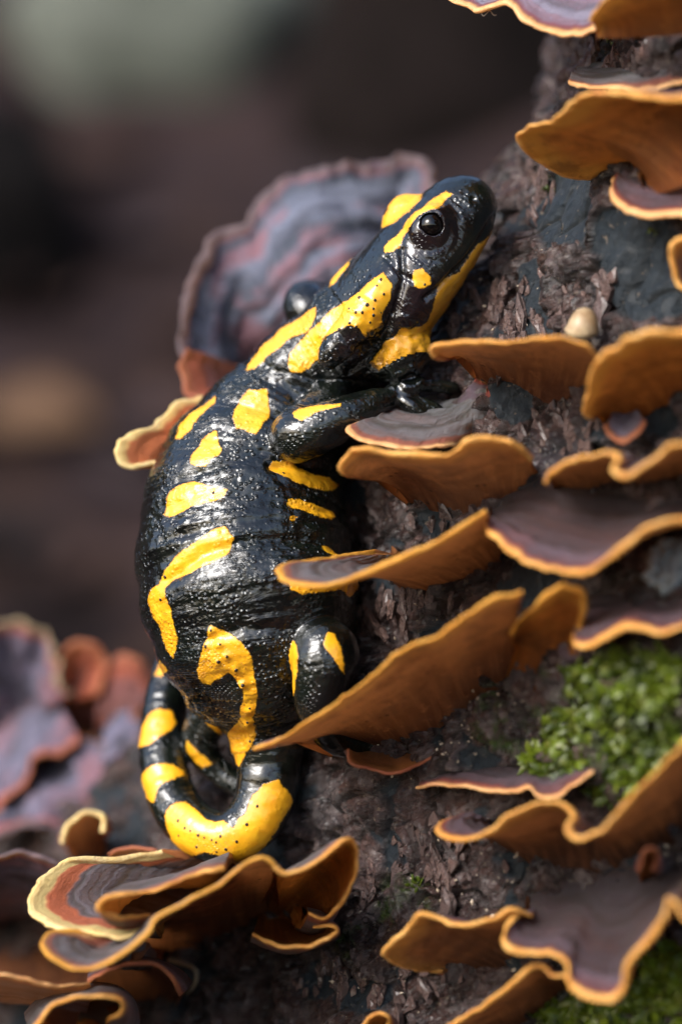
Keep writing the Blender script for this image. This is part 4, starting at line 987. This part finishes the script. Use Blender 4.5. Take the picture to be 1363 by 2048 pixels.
MOSS = None
def mat_moss():
    s = NT('wet_moss_leaf')
    c = s.mix(s.ss(0.3, 0.7, s.noise(2.2, 4)), (0.018, 0.032, 0.002), (0.105, 0.145, 0.007))
    c = s.mix(s.math('MULTIPLY', s.ss(0.55, 0.7, s.noise(6, 2)), 0.5), c, (0.15, 0.15, 0.03))
    m = s.fin(c, 0.42, None, 0.4)
    s.b.inputs['Transmission Weight'].default_value = 0.0
    return m
MOSS = mat_moss()
def moss(label, blobs, count, size):
    v, f = [], []
    tot = sum(b[4] for b in blobs)
    cache = {}
    for cx, cy, rx, ry, w in blobs:
        for _ in range(int(count * w / tot)):
            a = rng.uniform(0, 2 * np.pi); r = math.sqrt(rng.random()) 
            px, py = cx + r * rx * math.cos(a), cy + r * ry * math.sin(a)
            key = (int(px // 12), int(py // 12))
            if key not in cache: cache[key] = surf_pt(key[0] * 12 + 6, key[1] * 12 + 6)
            p0, n = cache[key]
            p = p0 + np.array([(px - key[0] * 12 - 6) / 160, 0, -(py - key[1] * 12 - 6) / 160])
            p = p + n * (rng.uniform(-.07, 0.09) * (1 - 0.5 * r * r))
            dirv = n * rng.uniform(-.15, .4) + np.array([rng.normal(0, .6), rng.normal(0, .3), rng.normal(0.1, .6)]); dirv /= np.linalg.norm(dirv)
            sd = np.cross(dirv, n + rng.normal(0, .4, 3)); sd /= np.linalg.norm(sd) + 1e-9
            up = np.cross(sd, dirv)
            L = size * rng.uniform(.3, 1.4); W = L * rng.uniform(.18, .42); k0 = len(v)
            for t, ww, hh in ((0, .25, 0), (.35, .9, .10), (.7, .75, .12), (1.0, .06, .0)):
                for sx in (-1, 0, 1):
                    v.append(p + dirv * L * t + sd * W * ww * sx + up * L * (hh - 0.14 * abs(sx) * ww))
            for i in range(3):
                for j in range(2):
                    b = k0 + i * 3 + j; f.append((b, b + 1, b + 4, b + 3))
    o = mesh_obj('moss', np.array(v), np.array(f), MOSS, None, np.array(v).mean(0))
    tag(o, label, 'moss', kind='stuff')
moss('bright green leafy moss cushion growing below the dark shelf', [(1300, 1350, 90, 50, 3), (1240, 1420, 60, 40, 2.2), (1130, 1460, 40, 34, 1.4), (1095, 1525, 50, 22, 2), (1170, 1510, 60, 45, 2.4), (1270, 1510, 70, 45, 3), (1340, 1440, 40, 60, 2), (1240, 1575, 60, 28, 1.6), (1180, 1355, 36, 24, .6), (1330, 1550, 40, 40, 1)], 2600, .17)
moss('dim green moss mat at the foot of the trunk', [(1260, 2020, 150, 60, 4), (1160, 2040, 90, 30, 2), (1340, 1960, 60, 60, 2)], 1500, .19)
moss('tiny green moss tufts in bark cracks below the golden wing', [(805, 1780, 22, 16, 1), (780, 1835, 26, 14, 1), (835, 1765, 10, 10, .4)], 150, .08)
moss('sparse green moss specks on the bark near the trunk top', [(1228, 85, 8, 8, 1), (1075, 375, 8, 10, 1), (1235, 62, 6, 6, .6), (1300, 460, 6, 6, .6)], 44, .07)

# little round snail on the bark
def snail():
    p, n = surf_pt(1196, 655); c = p + n * 0.42
    root = thing('snail', 'tiny round cream-brown snail shell on flaky bark above the slim bracket', 'snail', p)
    SH = mat_simple('cream_shell', (0.24, 0.15, 0.075), (0.46, 0.35, 0.21), 4, .35, .2, 10, .03)
    v, f = [], []; nt_, ns = 60, 14
    for i in range(nt_):
        a = i / (nt_ - 1) * 2.6 * 2 * math.pi; g = math.exp(0.155 * (a - 2.6 * 2 * math.pi)); R = 0.10 * g; r = 0.21 * g + .004
        ctr = np.array([0.12 * (1 - g), R * math.cos(a), R * math.sin(a)])
        for j in range(ns):
            b = 2 * math.pi * j / ns
            v.append(c + ctr + r * (math.cos(b) * np.array([0, math.cos(a), math.sin(a)]) + math.sin(b) * np.array([1.0, 0, 0])))
    for i in range(nt_ - 1):
        for j in range(ns):
            q = i * ns + j; q2 = i * ns + (j + 1) % ns; f.append((q, q2, q2 + ns, q + ns))
    f.append(tuple(range((nt_ - 1) * ns, nt_ * ns)))
    mesh_obj('shell', np.array(v), f, SH, root, p)
    # foot
    v, f = [], []; b0 = surf_pt(1194, 690)[0]
    for i in range(14):
        t = i / 13; w = 0.075 * math.sin(math.pi * (0.08 + .84 * t)) + .008
        ctr = p + (b0 - p) * (t * 1.5 - 0.3) + n * 0.06
        for j in range(10):
            b = 2 * math.pi * j / 10
            v.append(ctr + np.array([math.cos(b) * w * 1.3, 0, 0]) + n * math.sin(b) * w * .7)
    for i in range(13):
        for j in range(10):
            q = i * 10 + j; q2 = i * 10 + (j + 1) % 10; f.append((q, q2, q2 + 10, q + 10))
    f += [tuple(range(10))[::-1], tuple(range(130, 140))]
    mesh_obj('foot', np.array(v), f, mat_simple('snail_flesh', (0.20, 0.17, 0.15), (0.33, 0.29, 0.26), 5, .3), root, p)
snail()

# whitish crumbs of rotten wood lodged in the bark
def crumbs():
    v, f = [], []
    zones = [(900, 1480, 90, 50, 26), (1000, 1420, 60, 30, 22), (960, 1730, 200, 110, 34), (850, 1960, 200, 80, 22), (1290, 950, 80, 30, 10), (820, 1250, 100, 90, 10), (1010, 600, 70, 100, 8), (1330, 1700, 40, 30, 6), (1190, 1300, 40, 30, 10)]
    for cx, cy, rx, ry, k in zones:
        for _ in range(k):
            p, n = surf_pt(cx + rng.normal() * rx * .6, cy + rng.normal() * ry * .6); p = p + n * .05
            s = rng.uniform(.012, .034); k0 = len(v)
            B = np.linalg.qr(rng.normal(size=(3, 3)))[0] * np.array([1.0, .7, .5])[:, None]
            for c in ((1, 0, 0), (-1, 0, 0), (0, 1, 0), (0, -1, 0), (0, 0, 1), (0, 0, -1)): v.append(p + s * (np.array(c) * rng.uniform(.7, 1.3)) @ B)
            for a in (0, 1):
                for b in (2, 3):
                    for c in (4, 5): f.append((k0 + a, k0 + b, k0 + c))
    o = mesh_obj('wood_crumbs', np.array(v), f, mat_simple('pale_crumb', (0.34, 0.26, 0.17), (0.58, 0.50, 0.40), 8, .7), None, np.array(v).mean(0), smooth=False)
    tag(o, 'pale specks of rotten wood scattered over the wet bark', 'wood crumbs', kind='stuff')
crumbs()

# thin strands and a stem
def tube(name, pts, r, mat, label, cat, parent=None):
    c = catmull(np.array(pts), 24); v, f = [], []; k = 6
    t = np.gradient(c, axis=0)
    for i in range(len(c)):
        tt = t[i] / np.linalg.norm(t[i]); b1 = np.cross(tt, [0.3, 1, .2]); b1 /= np.linalg.norm(b1); b2 = np.cross(tt, b1)
        for j in range(k):
            a = 2 * math.pi * j / k; v.append(c[i] + r * (b1 * math.cos(a) + b2 * math.sin(a)))
    for i in range(len(c) - 1):
        for j in range(k):
            q = i * k + j; q2 = i * k + (j + 1) % k; f.append((q, q2, q2 + k, q + k))
    f += [tuple(range(k))[::-1], tuple(range((len(c) - 1) * k, len(c) * k))]
    o = mesh_obj(name, np.array(v), f, mat, None, c[0]); tag(o, label, cat); return o
tube('fibre_strand', [P(960, 22, -.25), P(966, 32, -.25), P(978, 22, -.27), P(986, 30, -.27), P(992, 30, -.26)], .006, mat_simple('pale_fibre', (0.3, 0.28, 0.25), (0.45, 0.42, 0.38)), 'thin curled fibre hanging from the lilac bracket edge', 'fibre')
b_, n_ = surf_pt(380, 1985)
tube('plant_stem', [b_ - n_ * .1, P(384, 1975, b_[1] - .25), P(393, 1955, b_[1] - .35), P(386, 1935, b_[1] - .3), surf_pt(372, 1915)[0]], .035, mat_simple('grey_stem', (0.16, 0.18, 0.18), (0.35, 0.24, 0.12), 2), 'short pale bent stem on dark bark under the boat-shaped bracket', 'stem')
# pale lichen crust
def lichen():
    v, f = [], []
    for _ in range(260):
        a = rng.uniform(0, 6.28); r = math.sqrt(rng.random())
        p, n = surf_pt(1345 + r * 42 * math.cos(a), 1130 + r * 48 * math.sin(a)); k0 = len(v); s = rng.uniform(.03, .085)
        b1 = np.cross(n, [0, 0, 1.0]); b2 = np.cross(n, b1); p = p + n * rng.uniform(0.02, .10)
        for j in range(7):
            t = j * 2 * math.pi / 7; v.append(p + s * rng.uniform(.7, 1.2) * (b1 * math.cos(t) + b2 * math.sin(t)) + n * rng.uniform(-.01, .03))
        v.append(p + n * .03); v.append(p - n * .08)
        for j in range(7):
            f.append((k0 + j, k0 + (j + 1) % 7, k0 + 7)); f.append((k0 + (j + 1) % 7, k0 + j, k0 + 8))
    o = mesh_obj('lichen', np.array(v), f, mat_simple('white_lichen', (0.15, 0.18, 0.20), (0.30, 0.34, 0.36), 5, .8), None, np.array(v).mean(0))
    tag(o, 'pale bluish-white lichen crust on bark below the large dark purple shelf', 'lichen', kind='stuff')
lichen()

# the bank behind: stones, fallen leaves and a dark log far out of focus
def bank_pt(px, py):
    lo, hi = 40.0, 400.0
    for _ in range(40):
        m = 0.5 * (lo + hi); p = P(px, py, m)
        if p[2] > ground_h(np.array([p[0]]), np.array([m]))[0]: lo = m
        else: hi = m
    return P(px, py, lo)
def stone(px, py, size, sq, mat, label, cat='stone', name='stone', group=None):
    p = bank_pt(px, py); v, f = [], []; nu, nv = 36, 20
    for j in range(nv + 1):
        a = math.pi * j / nv
        for i in range(nu):
            b = 2 * math.pi * i / nu; v.append([math.sin(a) * math.cos(b), math.sin(a) * math.sin(b), math.cos(a)])
    v = np.array(v); v *= (1 + 0.22 * fbm(v * 1.4 + px, 4))[:, None]
    v = v * np.array([1, .7, sq]) * size + p
    for j in range(nv):
        for i in range(nu):
            q = j * nu + i; q2 = j * nu + (i + 1) % nu; f.append((q, q2, q2 + nu, q + nu))
    o = mesh_obj(name, v, f, mat, None, p); tag(o, label, cat, group); return o
stone(330, 90, 7.5, .7, mat_simple('lichen_stone', (0.075, 0.082, 0.068), (0.125, 0.134, 0.115), .3, 1.0, .5, 1.5, .5, .05), 'blurred pale grey-green stone high on the bank behind')
stone(120, -40, 3.4, .7, mat_simple('grey_stone', (0.040, 0.040, 0.040), (0.070, 0.068, 0.068), .3, 1.0, .5, 1.5, .5, .05), 'blurred mid-grey stone beside the pale grey-green stone')
stone(-60, 510, 5.0, 1.2, mat_simple('black_wet_stone', (0.004, 0.0035, 0.0035), (0.007, 0.006, 0.006), .3, 1.0, .5, 1.5, .5, .05), 'blurred black rotten stub on the bank below the pale stone', 'stub', 'wood_stub')
stone(930, 150, 8.5, 1.2, mat_simple('dark_brown_wood', (0.006, 0.0045, 0.004), (0.011, 0.008, 0.0075), .3, 1.0, .5, 1.5, .5, .05), 'blurred dark brown stub on the bank beyond the upper trunk', 'stub', 'wood_stub')
LEAFM = [mat_simple('dead_leaf_%s' % w, c, tuple(k * 1.4 for k in c), .4, .9, .4, 3, .1, .1) for w, c in (('tan', (0.085, 0.050, 0.030)), ('brown', (0.032, 0.019, 0.016)), ('mauve', (0.034, 0.025, 0.027)), ('dark', (0.008, 0.006, 0.006)))]
def leaf(px, py, L, mi, label):
    p = bank_pt(px, py); v, f = [], []; nl, nw = 12, 5
    ang = rng.uniform(0, 6.28); dx = np.array([math.cos(ang), math.sin(ang) * .75, math.sin(ang) * .6]); nrm = np.array([0, -.55, .83]); sy = np.cross(nrm, dx)
    for i in range(nl):
        t = i / (nl - 1); w = 0.36 * L * math.sin(math.pi * t ** .8) ** .8 + .02
        for j in range(nw):
            s = j / (nw - 1) * 2 - 1
            v.append(p + dx * L * (t - .5) + sy * w * s + nrm * (0.5 + L * (.10 * s * s + .10 * math.sin(3 * t + ang)) ))
    top = np.array(v); v = np.vstack([top, top - nrm * .03])
    k = nl * nw
    for i in range(nl - 1):
        for j in range(nw - 1):
            q = i * nw + j; f.append((q, q + nw, q + nw + 1, q + 1)); f.append((k + q, k + q + 1, k + q + nw + 1, k + q + nw))
    o = mesh_obj('fallen_leaf', v, f, LEAFM[mi], None, p); tag(o, label, 'leaf', 'fallen leaves on the bank')
leaf(70, 880, 5.2, 0, 'blurred tan fallen leaf, palest brown of the litter on the bank')
LL = ['', 'blurred brown fallen leaf among the litter on the bank', 'blurred mauve-grey fallen leaf among the litter on the bank', 'blurred near-black wet fallen leaf on the bank']
for _ in range(46):
    px, py = rng.uniform(-150, 1150), rng.uniform(-80, 1350)
    if px > 700 and py > 350: continue
    if abs(px - 70) < 120 and abs(py - 880) < 120: continue
    mi = int(rng.choice([1, 2, 3], p=[.4, .42, .18])); leaf(px, py, rng.uniform(3, 6), mi, LL[mi])
